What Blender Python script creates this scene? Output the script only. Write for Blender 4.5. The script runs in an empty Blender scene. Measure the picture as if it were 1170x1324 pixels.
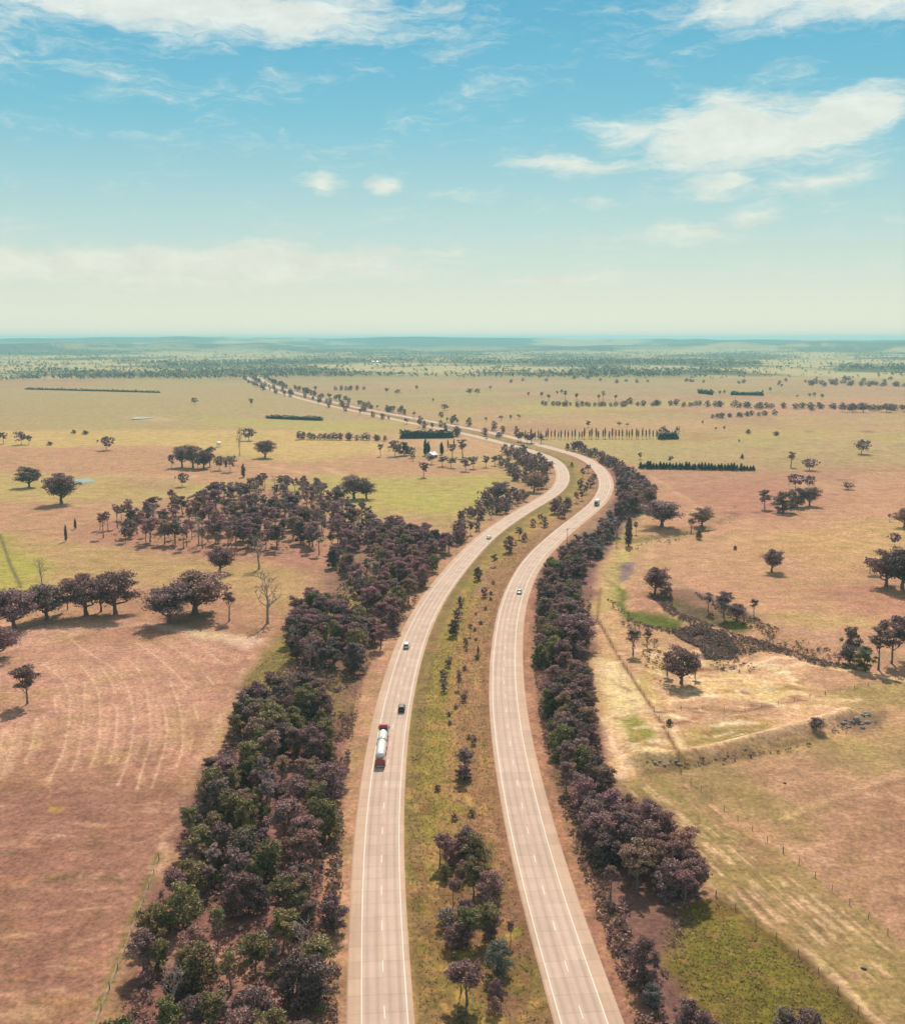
import bpy, bmesh, math, random
import numpy as np
from mathutils import Vector, Matrix
R = math.radians
rng = np.random.default_rng(7)
random.seed(7)
scene = bpy.context.scene
COL = scene.collection

# ------------------------------------------------------------------ camera
CAM_H = 104.0
F = 1324.0
CX, CY = 585.0, 662.0
VH = 438.0
TH = math.atan((CY - VH) / F)
cam_d = bpy.data.cameras.new('camera')
cam_d.sensor_fit = 'VERTICAL'; cam_d.sensor_height = 24.0; cam_d.lens = 24.0
cam_d.clip_start = 0.5; cam_d.clip_end = 60000
cam = bpy.data.objects.new('camera', cam_d); COL.objects.link(cam)
cam.location = (0, 0, CAM_H); cam.rotation_euler = (math.pi / 2 - TH, 0, 0)
scene.camera = cam

# ------------------------------------------------------------------ view, world, sun
scene.view_settings.view_transform = 'Standard'
scene.view_settings.look = 'None'
scene.view_settings.exposure = 0.45
scene.view_settings.gamma = 1.0
EXPO = 2 ** 0.45
scene.cycles.use_denoising = True
scene.cycles.max_bounces = 6
scene.cycles.diffuse_bounces = 3
scene.cycles.transmission_bounces = 3
scene.cycles.volume_bounces = 0
scene.cycles.sample_clamp_indirect = 4.0

SUN_EL, SUN_AZ = R(46), R(7)          # azimuth measured from +Y (view direction) towards +X
sun_dir = Vector((math.sin(SUN_AZ) * math.cos(SUN_EL), math.cos(SUN_AZ) * math.cos(SUN_EL), math.sin(SUN_EL)))
sd = bpy.data.lights.new('sun', 'SUN'); sd.energy = 5.0; sd.angle = R(0.53); sd.color = (1.0, 0.86, 0.70)
sun = bpy.data.objects.new('sun', sd); COL.objects.link(sun)
sun.rotation_euler = sun_dir.to_track_quat('Z', 'Y').to_euler(); sun.location = (0, 300, 400)

def lin(c):
    c = np.asarray(c, float) / 255.0
    return np.where(c <= 0.04045, c / 12.92, ((c + 0.055) / 1.055) ** 2.4)

class NT:
    """tiny node-tree helper"""
    def __init__(self, tree):
        self.t = tree; tree.nodes.clear()
    def n(self, typ, **kw):
        nd = self.t.nodes.new(typ)
        ins = kw.pop('ins', {})
        for k, v in kw.items(): setattr(nd, k, v)
        for k, v in ins.items():
            if isinstance(v, bpy.types.NodeSocket): self.t.links.new(v, nd.inputs[k])
            else: nd.inputs[k].default_value = v
        return nd
    def m(self, op, a, b=None, c=None, clamp=False):
        nd = self.n('ShaderNodeMath', operation=op, use_clamp=clamp)
        for i, v in enumerate((a, b, c)):
            if v is None: continue
            if isinstance(v, bpy.types.NodeSocket): self.t.links.new(v, nd.inputs[i])
            else: nd.inputs[i].default_value = v
        return nd.outputs[0]
    def mix(self, fac, a, b, blend='MIX'):
        nd = self.n('ShaderNodeMix', data_type='RGBA', blend_type=blend)
        for s, v in (('Factor_Float', fac), ('A_Color', a), ('B_Color', b)):
            i = [x for x in nd.inputs if x.identifier == s][0]
            if isinstance(v, bpy.types.NodeSocket): self.t.links.new(v, i)
            elif s == 'Factor_Float': i.default_value = v
            else: i.default_value = (*v[:3], 1)
        return [x for x in nd.outputs if x.identifier == 'Result_Color'][0]
    def ramp(self, fac, stops, interp='LINEAR'):
        nd = self.n('ShaderNodeValToRGB'); cr = nd.color_ramp; cr.interpolation = interp
        while len(cr.elements) < len(stops): cr.elements.new(0.5)
        for e, (p, c) in zip(cr.elements, stops):
            e.position = p; e.color = (*c[:3], 1) if hasattr(c, '__len__') else (c, c, c, 1)
        self.t.links.new(fac, nd.inputs[0])
        return nd.outputs[0]
    def noise(self, vec, scale, detail=4, rough=0.55, dist=0.0):
        nd = self.n('ShaderNodeTexNoise', ins={'Scale': scale, 'Detail': detail, 'Roughness': rough, 'Distortion': dist})
        if vec is not None: self.t.links.new(vec, nd.inputs['Vector'])
        return nd.outputs['Fac']

def ray(x, y):
    u = (x - CX) / F; v = (y - CY) / F
    c, s = math.cos(TH), math.sin(TH)
    return np.array([u, c - v * s, -s - v * c])

def build_world():
    w = bpy.data.worlds.new('World'); scene.world = w; w.use_nodes = True
    t = NT(w.node_tree)
    out = t.n('ShaderNodeOutputWorld')
    geo = t.n('ShaderNodeTexCoord').outputs['Generated']
    sep = t.n('ShaderNodeSeparateXYZ', ins={0: geo})
    X, Y, Z = sep.outputs
    az = t.m('MULTIPLY', t.m('ARCTAN2', X, Y), 57.29578)
    el = t.m('MULTIPLY', t.m('ARCSINE', Z), 57.29578)
    sky = t.n('ShaderNodeTexSky', sky_type='NISHITA')
    sky.sun_disc = False; sky.sun_elevation = SUN_EL; sky.sun_rotation = SUN_AZ
    sky.altitude = 300; sky.air_density = 1.0; sky.dust_density = 1.2; sky.ozone_density = 1.0
    BG = 0.1
    k = 1.0 / (BG * EXPO)
    def rc(r, g, b): return tuple(lin((r, g, b)) * k * 1.0)
    # clear-sky colour by elevation (0..90 deg), blended over the physical sky
    e01 = t.m('DIVIDE', el, 90.0, clamp=True)
    # ramp colours limited to 0..1 inside ColorRamp, scaled after
    def rr(r, g, b): return tuple(lin((r, g, b)))
    grad = t.ramp(e01, [(0.0, rr(240, 234, 214)), (0.012, rr(230, 231, 212)), (0.03, rr(214, 225, 209)), (0.073, rr(178, 213, 211)), (0.125, rr(122, 193, 211)),
                        (0.177, rr(88, 175, 205)), (0.25, rr(70, 160, 200)), (0.45, rr(60, 134, 188)), (1.0, rr(50, 110, 172))])
    gs = t.n('ShaderNodeVectorMath', operation='SCALE', ins={0: grad, 'Scale': k}).outputs[0]
    base = t.mix(0.93, sky.outputs[0], gs)
    # ---- clouds
    p = t.n('ShaderNodeCombineXYZ', ins={0: az, 1: el, 2: 0.0}).outputs[0]
    ps = t.n('ShaderNodeVectorMath', operation='MULTIPLY', ins={0: p, 1: (0.55, 1.15, 1.0)}).outputs[0]
    warp = t.n('ShaderNodeTexNoise', ins={'Vector': ps, 'Scale': 0.55, 'Detail': 5, 'Roughness': 0.6}).outputs['Color']
    wv = t.n('ShaderNodeVectorMath', operation='SUBTRACT', ins={0: warp, 1: (0.5, 0.5, 0.5)}).outputs[0]
    wv = t.n('ShaderNodeVectorMath', operation='MULTIPLY', ins={0: wv, 1: (3.2, 1.5, 0)}).outputs[0]
    pw = t.n('ShaderNodeVectorMath', operation='ADD', ins={0: p, 1: wv}).outputs[0]
    fb = t.noise(t.n('ShaderNodeVectorMath', operation='MULTIPLY', ins={0: pw, 1: (0.30, 1.0, 1)}).outputs[0], 0.62, 8, 0.60, 0.5)
    fine = t.noise(t.n('ShaderNodeVectorMath', operation='MULTIPLY', ins={0: pw, 1: (0.35, 1.9, 1)}).outputs[0], 2.0, 6, 0.6, 0.6)
    clouds = [  # px centre, px radii, rotation, amplitude
        (955, 178, 185, 54, 0, 1.5), (1090, 155, 135, 36, 13, 1.45), (815, 172, 80, 33, -6, 1.0), (750, 213, 115, 17, 0, .85),
        (930, 236, 60, 24, 10, .9), (1075, 230, 95, 17, 5, .72), (935, 133, 52, 26, 0, .95),
        (968, 283, 60, 22, 5, .95), (890, 301, 100, 20, -3, 1.1), (413, 238, 34, 18, 0, .95), (502, 240, 38, 15, -6, .9),
        (230, 6, 420, 50, 0, 1.2), (70, 25, 200, 40, 0, .7), (1060, 4, 300, 34, 0, 1.05), (560, 76, 180, 15, 12, .28), (100, 96, 280, 30, -2, .34),
        (220, 345, 430, 36, 1, 1.6), (60, 352, 220, 22, 0, 1.2), (720, 362, 130, 15, 0, .85), (540, 325, 110, 13, 0, .7),
        (1150, 338, 45, 13, 0, .7), (1145, 287, 45, 10, 0, .6), (775, 258, 36, 11, 0, .6), (640, 250, 200, 12, 0, .2)]
    S = None
    for (cx, cy, rx, ry, rot, amp) in clouds:
        d = ray(cx, cy); d = d / np.linalg.norm(d)
        a0 = math.degrees(math.atan2(d[0], d[1])); e0 = math.degrees(math.asin(d[2]))
        kx = math.degrees(1 / F)
        mp = t.n('ShaderNodeMapping', vector_type='TEXTURE',
                 ins={'Vector': pw, 'Location': (a0, e0, 0), 'Rotation': (0, 0, R(rot)), 'Scale': (rx * kx, ry * kx, 1)}).outputs[0]
        ln = t.n('ShaderNodeVectorMath', operation='LENGTH', ins={0: mp}).outputs['Value']
        s = t.m('MULTIPLY', t.m('SUBTRACT', 1.0, ln), amp)
        S = s if S is None else t.m('MAXIMUM', S, s)
    # unseen cloud cover added above the view to lift and neutralise the fill light
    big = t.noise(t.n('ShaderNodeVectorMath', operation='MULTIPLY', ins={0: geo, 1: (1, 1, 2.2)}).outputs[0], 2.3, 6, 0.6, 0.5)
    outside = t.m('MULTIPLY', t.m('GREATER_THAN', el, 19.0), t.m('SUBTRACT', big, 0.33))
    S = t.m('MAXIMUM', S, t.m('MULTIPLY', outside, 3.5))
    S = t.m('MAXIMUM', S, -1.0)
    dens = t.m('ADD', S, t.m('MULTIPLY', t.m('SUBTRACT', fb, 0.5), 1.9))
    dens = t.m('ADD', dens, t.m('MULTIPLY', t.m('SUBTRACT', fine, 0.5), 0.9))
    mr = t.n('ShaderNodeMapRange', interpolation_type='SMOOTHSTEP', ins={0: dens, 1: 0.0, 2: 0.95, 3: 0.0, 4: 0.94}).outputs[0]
    ccol = t.ramp(e01, [(0.0, rr(230, 231, 214)), (0.06, rr(228, 232, 219)), (0.11, rr(230, 237, 227)), (0.2, rr(232, 238, 232)), (0.35, rr(240, 236, 226))])
    shade = t.n('ShaderNodeMapRange', ins={0: t.noise(t.n('ShaderNodeVectorMath', operation='MULTIPLY', ins={0: pw, 1: (0.5, 1.1, 1)}).outputs[0], 0.9, 5, 0.6), 1: 0.35, 2: 0.65, 3: 0.94, 4: 1.06}).outputs[0]
    cs = t.n('ShaderNodeVectorMath', operation='SCALE', ins={0: ccol, 'Scale': t.m('MULTIPLY', shade, k)}).outputs[0]
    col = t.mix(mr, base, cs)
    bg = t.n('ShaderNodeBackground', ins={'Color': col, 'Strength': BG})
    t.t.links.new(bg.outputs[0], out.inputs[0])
build_world()

# ------------------------------------------------------------------ numeric helpers
def smooth(x, a, b):
    t = np.clip((x - a) / (b - a), 0, 1); return t * t * (3 - 2 * t)
def _h(ix, iy, s):
    n = (ix.astype(np.int64) * 374761393 + iy.astype(np.int64) * 668265263 + s * 974711) & 0x7fffffff
    n = (n ^ (n >> 13)) * 1274126177 & 0x7fffffff
    n = (n ^ (n >> 16)) & 0x7fffffff
    return (n % 100003) / 100003.0
def vnoise(x, y, s=0):
    ix = np.floor(x); iy = np.floor(y); fx = x - ix; fy = y - iy
    fx = fx * fx * (3 - 2 * fx); fy = fy * fy * (3 - 2 * fy)
    a = _h(ix, iy, s); b = _h(ix + 1, iy, s); c = _h(ix, iy + 1, s); d = _h(ix + 1, iy + 1, s)
    return (a * (1 - fx) + b * fx) * (1 - fy) + (c * (1 - fx) + d * fx) * fy
def fbm(x, y, sc, s=0, o=4, g=0.55):
    v = 0; a = 1; t = 0; x = np.asarray(x, float) / sc; y = np.asarray(y, float) / sc
    for i in range(o):
        v = v + a * vnoise(x + 17.3 * i, y - 9.1 * i, s + i); t += a; a *= g; x = x * 2.03; y = y * 2.03
    return v / t
def flat(px, z=0.0):
    """pixel -> point on the plane z (for laying out plan lines)"""
    px = np.asarray(px, float).reshape(-1, 2)
    u = (px[:, 0] - CX) / F; v = (px[:, 1] - CY) / F
    c, s = math.cos(TH), math.sin(TH)
    dy = c - v * s; dz = -s - v * c
    t = (CAM_H - z) / np.maximum(-dz, 1e-4)
    return np.stack([u * t, dy * t], 1)
def seg_dist(P, poly, closed=False):
    """distance of points P to a polyline"""
    P = P.astype(np.float32); poly = np.asarray(poly, np.float32)
    best = np.full(len(P), 1e9, np.float32)
    n = len(poly)
    for i in range(n if closed else n - 1):
        a = poly[i]; b = poly[(i + 1) % n]; ab = b - a; L = float(ab @ ab) + 1e-9
        t = np.clip(((P - a) @ ab) / L, 0, 1)
        d = P - a - t[:, None] * ab
        best = np.minimum(best, (d * d).sum(1))
    return np.sqrt(best)
def inside(P, poly):
    r = np.zeros(len(P), bool); x, y = P[:, 0], P[:, 1]; n = len(poly); j = n - 1
    for i in range(n):
        xi, yi = poly[i]; xj, yj = poly[j]
        c = (yi > y) != (yj > y)
        with np.errstate(divide='ignore', invalid='ignore'):
            r ^= c & (x < (xj - xi) * (y - yi) / (yj - yi) + xi)
        j = i
    return r

# ------------------------------------------------------------------ road centre lines
ROAD_L = [(505, 1520), (502, 1430), (497.5, 1324), (495.5, 1274), (493.5, 1223), (492.4, 1175), (492, 1124), (493.4, 1061), (500, 992), (509, 924), (519.8, 878),
          (532.6, 833), (550.5, 792), (573, 758), (601, 724), (629, 694), (663, 670), (684, 657), (712, 641.5), (724.5, 631),
          (730, 618.5), (727, 605.6), (718.5, 595), (703, 588), (687, 583), (649, 572.6), (632, 567.8), (615, 564), (603, 561.3), (574, 555),
          (552, 551), (532, 547), (510, 542), (483, 536.5), (452, 530), (416.7, 522.5), (387.8, 515), (354, 505), (334, 497), (323, 490.5), (318, 487)]
ROAD_R = [(818, 1520), (789, 1430), (755.5, 1324), (738.9, 1274), (723.2, 1223), (707.8, 1175), (692.3, 1124), (678.5, 1061), (663.2, 992), (652.7, 924), (650.3, 878),
          (652.5, 830), (657.2, 792), (668, 758), (687, 724), (718, 694), (739, 677), (765, 657), (775.5, 646.7), (783, 631), (782, 618.5),
          (773.5, 605.6), (760.5, 595), (746, 588), (715, 581), (685, 571.8), (663, 565.8), (642.5, 561.3), (622, 557), (596, 552.5),
          (574, 548.3), (553.7, 544.5), (532, 540.5), (492, 533), (452, 525.3), (416.7, 516.5), (392, 510.5), (363, 502.5), (345, 495.5), (338, 490.5), (333, 487)]
def centreline(px):
    p = flat(px)
    d = np.r_[0, np.cumsum(np.linalg.norm(np.diff(p, axis=0), axis=1))]
    s = np.arange(0, d[-1], 4.0)
    q = np.stack([np.interp(s, d, p[:, 0]), np.interp(s, d, p[:, 1])], 1)
    for it in range(260):
        w = np.clip(0.5 * (q[1:-1, 1] / 250.0) ** 0.6, 0.1, 0.5)[:, None] if it < 60 else np.where(q[1:-1, 1] > 560 + it * 3, 0.5, 0.0)[:, None]
        q[1:-1] += w * (0.5 * (q[:-2] + q[2:]) - q[1:-1])
    d = np.r_[0, np.cumsum(np.linalg.norm(np.diff(q, axis=0), axis=1))]
    s = np.arange(0, d[-1], 4.0)
    return np.stack([np.interp(s, d, q[:, 0]), np.interp(s, d, q[:, 1])], 1)
CL, CR = centreline(ROAD_L), centreline(ROAD_R)
_NC = {}
def normals(c):
    if id(c) not in _NC: _NC[id(c)] = (_normals(c), c)
    return _NC[id(c)][0]
def _normals(c):
    t = np.gradient(c, axis=0); t /= np.linalg.norm(t, axis=1)[:, None]
    return t, np.stack([-t[:, 1], t[:, 0]], 1)          # tangent, left normal

# ------------------------------------------------------------------ terrain height
GULLY = [flat([(806, 735), (800, 765), (820, 795), (880, 815), (930, 835), (960, 850)]),
         flat([(840, 765), (880, 785), (960, 815), (1010, 830), (1070, 850)]),
         flat([(790, 720), (815, 700), (860, 692), (905, 685), (950, 668)])]
BANK = flat([(828, 984), (870, 984), (920, 976), (980, 960), (1040, 944), (1095, 926)])
_corr = np.concatenate([CL[::6], CR[::6]])
def road_dist(P):
    out = np.empty(len(P), np.float32)
    C = _corr.astype(np.float32)
    for i in range(0, len(P), 8000):
        q = P[i:i + 8000].astype(np.float32)
        sel = (C[:, 1] > q[:, 1].min() - 330) & (C[:, 1] < q[:, 1].max() + 330)
        if not sel.any(): out[i:i + 8000] = 999; continue
        c = C[sel]
        out[i:i + 8000] = np.sqrt(((q[:, None, 0] - c[None, :, 0]) ** 2 + (q[:, None, 1] - c[None, :, 1]) ** 2).min(1))
    return out
def height(P, rd=None):
    P = np.asarray(P, float).reshape(-1, 2); x, y = P[:, 0], P[:, 1]
    D = np.hypot(x, y)
    if rd is None: rd = road_dist(P)
    away = smooth(rd, 45, 260)
    h = away * (fbm(x, y, 330, 3, 3) - 0.5) * 9.0 * smooth(D, 150, 500)
    h += away * (fbm(x, y, 60, 9, 2) - 0.5) * 0.9
    ang = np.arctan2(x, np.maximum(y, 1))
    crest = 2650 + 500 * (vnoise(ang * 6 + 3.3, ang * 0, 5) - 0.5)
    h += -34 * smooth(D, crest, crest + 900) + away * 10 * (vnoise(x / 700, y / 420, 21) - 0.45) * smooth(D, 900, 2400) * (1 - smooth(D, 2800, 4000))
    # far ranges
    r1 = 1 - np.abs(2 * fbm(x, y, 5200, 31, 4) - 1)
    r2 = fbm(x, y, 2300, 41, 4)
    h += smooth(D, 4500, 9000) * (20 + 55 * (r2 - 0.35)) + smooth(D, 8500, 15000) * (10 + 40 * np.clip(r1 - 0.45, 0, 1) + 40 * (r2 - 0.4))
    bear = CX + F * np.tan(np.clip(ang, -1.2, 1.2)) * 1.0
    sky_y = np.interp(bear, [-600, 0, 60, 120, 200, 240, 300, 380, 420, 480, 540, 620, 700, 800, 860, 1000, 1170, 1800], [438, 437.5, 437, 436, 435, 433.8, 436, 436, 437, 436, 434.8, 436, 437, 438.6, 438, 438.8, 438.6, 437.5])
    top1 = 104 + (438 - sky_y) * 10.2 - 4 + 14 * (vnoise(ang * 60, ang * 0, 61) - .5)
    h = np.maximum(h, top1 * np.exp(-((D - 14500) / 1500) ** 2) + 0.0)
    top2 = np.interp(bear, [-600, 0, 150, 330, 420, 640, 800, 950, 1170, 1800], [60, 78, 66, 62, 36, 34, 50, 66, 70, 60]) + 26 * (vnoise(ang * 34, ang * 0, 67) - .5)
    h = np.maximum(h, top2 * np.exp(-((D - 9300 - 900 * vnoise(ang * 9, ang * 0, 71)) / 900) ** 2))
    near = D < 900
    if near.any():
        Q = P[near]; hh = np.zeros(len(Q))
        for g in GULLY: hh -= 1.7 * np.exp(-(seg_dist(Q, g) / 5.0) ** 2)
        db = seg_dist(Q, BANK); hh += 2.6 * np.exp(-(db / 3.4) ** 2)
        h[near] += hh
    return h
def at(px):
    """pixel of a thing's foot -> point on the terrain"""
    px = np.asarray(px, float).reshape(-1, 2)
    z = np.zeros(len(px))
    for _ in range(5):
        u = (px[:, 0] - CX) / F; v = (px[:, 1] - CY) / F
        c, s = math.cos(TH), math.sin(TH)
        t = (CAM_H - z) / np.maximum(s + v * c, 1e-3)
        P = np.stack([u * t, (c - v * s) * t], 1)
        z = 0.5 * z + 0.5 * height(P)
    z = height(P)
    return np.c_[P, z]
def ppm(y):                     # pixels per metre on the ground at image row y
    return max((y - VH), 4) * math.cos(TH) / CAM_H

# ------------------------------------------------------------------ objects, materials
def new_obj(name, data, parent=None, color=None):
    o = bpy.data.objects.new(name, data); COL.objects.link(o)
    if parent is not None: o.parent = parent
    if color is not None: o.color = (*color[:3], 1)
    return o
def tag(o, label=None, cat=None, group=None, kind=None):
    if label: o['label'] = label
    if cat: o['category'] = cat
    if group: o['group'] = group
    if kind: o['kind'] = kind
    return o
def empty(name, loc=(0, 0, 0), rz=0.0):
    o = new_obj(name, None); o.location = loc; o.rotation_euler = (0, 0, rz); o.empty_display_size = 0.5
    return o
def mesh_np(name, V, faces_k, mats, smooth_sh=False, midx=None):
    """V (n,3); faces_k (m,k) index array"""
    me = bpy.data.meshes.new(name)
    V = np.asarray(V, np.float32); fk = np.asarray(faces_k, np.int32)
    me.vertices.add(len(V)); me.vertices.foreach_set('co', V.ravel())
    m, k = fk.shape
    me.loops.add(m * k); me.loops.foreach_set('vertex_index', fk.ravel())
    me.polygons.add(m); me.polygons.foreach_set('loop_start', np.arange(0, m * k, k, dtype=np.int32))
    if midx is not None: me.polygons.foreach_set('material_index', np.asarray(midx, np.int32))
    me.polygons.foreach_set('use_smooth', np.full(m, bool(smooth_sh)))
    for mt in (mats if isinstance(mats, (list, tuple)) else [mats]): me.materials.append(mt)
    me.update(calc_edges=True)
    return me
def bm_mesh(name, bm, mat, smooth_sh=False):
    me = bpy.data.meshes.new(name); bm.to_mesh(me); bm.free()
    for mt in (mat if isinstance(mat, (list, tuple)) else [mat]): me.materials.append(mt)
    if smooth_sh:
        for p in me.polygons: p.use_smooth = True
    return me

def mat_simple(name, col, rough=0.6, metal=0.0, var=0.12, scale=3.0):
    m = bpy.data.materials.new(name); m.use_nodes = True
    t = NT(m.node_tree); out = t.n('ShaderNodeOutputMaterial')
    tc = t.n('ShaderNodeTexCoord').outputs['Object']
    nz = t.noise(tc, scale, 3)
    c = t.mix(nz, tuple(v * (1 - var) for v in col), tuple(min(1, v * (1 + var)) for v in col))
    b = t.n('ShaderNodeBsdfPrincipled', ins={'Base Color': c, 'Roughness': rough, 'Metallic': metal})
    t.t.links.new(b.outputs[0], out.inputs[0])
    return m

K = np.array([1.88, 2.02, 1.84])       # how bright a white level surface comes out in this light
def alb(c): return np.clip(lin(c) / K, 0.004, 0.85)

def mat_leaf():
    m = bpy.data.materials.new('leaf'); m.use_nodes = True
    t = NT(m.node_tree); out = t.n('ShaderNodeOutputMaterial')
    oi = t.n('ShaderNodeObjectInfo'); gi = t.n('ShaderNodeNewGeometry').outputs['Random Per Island']
    v = t.m('MULTIPLY_ADD', gi, 1.2, 0.40)
    c = t.n('ShaderNodeVectorMath', operation='SCALE', ins={0: oi.outputs['Color'], 'Scale': v}).outputs[0]
    tc = t.n('ShaderNodeTexCoord').outputs['Object']
    nz = t.noise(tc, 0.55, 3)
    c = t.mix(t.m('MULTIPLY', t.m('SUBTRACT', nz, 0.42, clamp=True), 2.2, clamp=True), c,
              t.n('ShaderNodeVectorMath', operation='MULTIPLY', ins={0: c, 1: (1.12, 1.22, 0.82)}).outputs[0])
    d = t.n('ShaderNodeBsdfPrincipled', ins={'Base Color': c, 'Roughness': 0.62})
    d.inputs['Specular IOR Level'].default_value = 0.25
    tr = t.n('ShaderNodeBsdfTranslucent', ins={'Color': c})
    mx = t.n('ShaderNodeMixShader', ins={0: 0.22, 1: d.outputs[0], 2: tr.outputs[0]})
    t.t.links.new(mx.outputs[0], out.inputs[0])
    return m
LEAF = mat_leaf()
BARK = mat_simple('bark', (0.16, 0.11, 0.105), 0.85, 0, 0.35, 2.0)
DEADWOOD = mat_simple('dead_wood', (0.30, 0.23, 0.20), 0.85, 0, 0.3, 2.0)
WOODPOST = mat_simple('post_wood', (0.20, 0.14, 0.12), 0.9, 0, 0.3, 4.0)

# ------------------------------------------------------------------ terrain sheet
def ground_material():
    m = bpy.data.materials.new('ground'); m.use_nodes = True
    t = NT(m.node_tree); out = t.n('ShaderNodeOutputMaterial')
    at_ = t.n('ShaderNodeAttribute', attribute_name='ground_colour')
    pos = t.n('ShaderNodeNewGeometry').outputs['Position']
    n1 = t.noise(pos, 0.9, 7, 0.72); n2 = t.noise(pos, 0.11, 5, 0.6); n3 = t.noise(pos, 0.02, 4, 0.6)
    def stretch(f, lo, hi): return t.n('ShaderNodeMapRange', ins={0: f, 1: 0.33, 2: 0.67, 3: lo, 4: hi}).outputs[0]
    n0 = t.noise(pos, 0.33, 6, 0.75)
    v = t.m('MULTIPLY', stretch(n1, 0.60, 1.40), stretch(n2, 0.82, 1.18))
    v = t.m('MULTIPLY', v, stretch(n0, 0.76, 1.24))
    speck = t.n('ShaderNodeMapRange', ins={0: t.noise(pos, 1.7, 4, 0.7), 1: 0.34, 2: 0.44, 3: 0.62, 4: 1.0}).outputs[0]
    v = t.m('MULTIPLY', v, speck)
    v = t.m('MULTIPLY', v, 1.05)
    v = t.m('MULTIPLY', v, t.m('MULTIPLY_ADD', n3, 0.24, 0.88))
    c = t.n('ShaderNodeVectorMath', operation='SCALE', ins={0: at_.outputs['Color'], 'Scale': v}).outputs[0]
    tint = t.n('ShaderNodeVectorMath', operation='MULTIPLY', ins={0: c, 1: (0.90, 1.0, 0.80)}).outputs[0]
    n4 = t.noise(pos, 0.05, 5, 0.7)
    c = t.mix(t.n('ShaderNodeMapRange', ins={0: n4, 1: 0.48, 2: 0.66}).outputs[0], c, tint)
    bp = t.n('ShaderNodeBump', ins={'Height': t.m('ADD', n1, t.m('MULTIPLY', n2, 3.0)), 'Strength': 0.35, 'Distance': 0.35})
    b = t.n('ShaderNodeBsdfPrincipled', ins={'Base Color': c, 'Roughness': 0.95, 'Normal': bp.outputs[0]})
    b.inputs['Specular IOR Level'].default_value = 0.08
    t.t.links.new(b.outputs[0], out.inputs[0])
    return m

def build_ground():
    # plan: rings round the camera's foot, finest where the ground is near
    a = np.r_[np.linspace(-180, -34, 60)[:-1], np.arange(-34, 34, 0.088), np.linspace(34, 180, 60)[:-1]]
    a = np.radians(a); na = len(a)
    dd = [0.5, 30, 60, 85]; D = 100.0
    while D < 19500:
        dd.append(D); D += max(0.42, min(2.1 * D * D / (F * CAM_H * 1.0), D * 0.03))
    dd.append(20000.0); dd = np.array(dd); nd = len(dd)
    AA, DD = np.meshgrid(a, dd)
    P = np.stack([(DD * np.sin(AA)).ravel(), (DD * np.cos(AA)).ravel()], 1)
    rd = road_dist(P)
    H = height(P, rd)
    i = np.arange(nd - 1)[:, None] * na; j = np.arange(na)[None]; j2 = (j + 1) % na
    q = np.stack([i + j, i + j2, i + na + j2, i + na + j], 2).reshape(-1, 4)
    C = ground_colours(P, rd, DD.ravel(), AA.ravel())
    me = mesh_np('ground', np.c_[P, H], q[:, ::-1], ground_material(), True)
    ca = me.color_attributes.new('ground_colour', 'FLOAT_COLOR', 'POINT')
    ca.data.foreach_set('color', np.c_[C, np.ones(len(C))].astype(np.float32).ravel())
    global TOP_H, LOW_H
    TOP_H, LOW_H = float(H.max()), float(H.min())
    tag(new_obj('ground', me), kind='structure')

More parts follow.
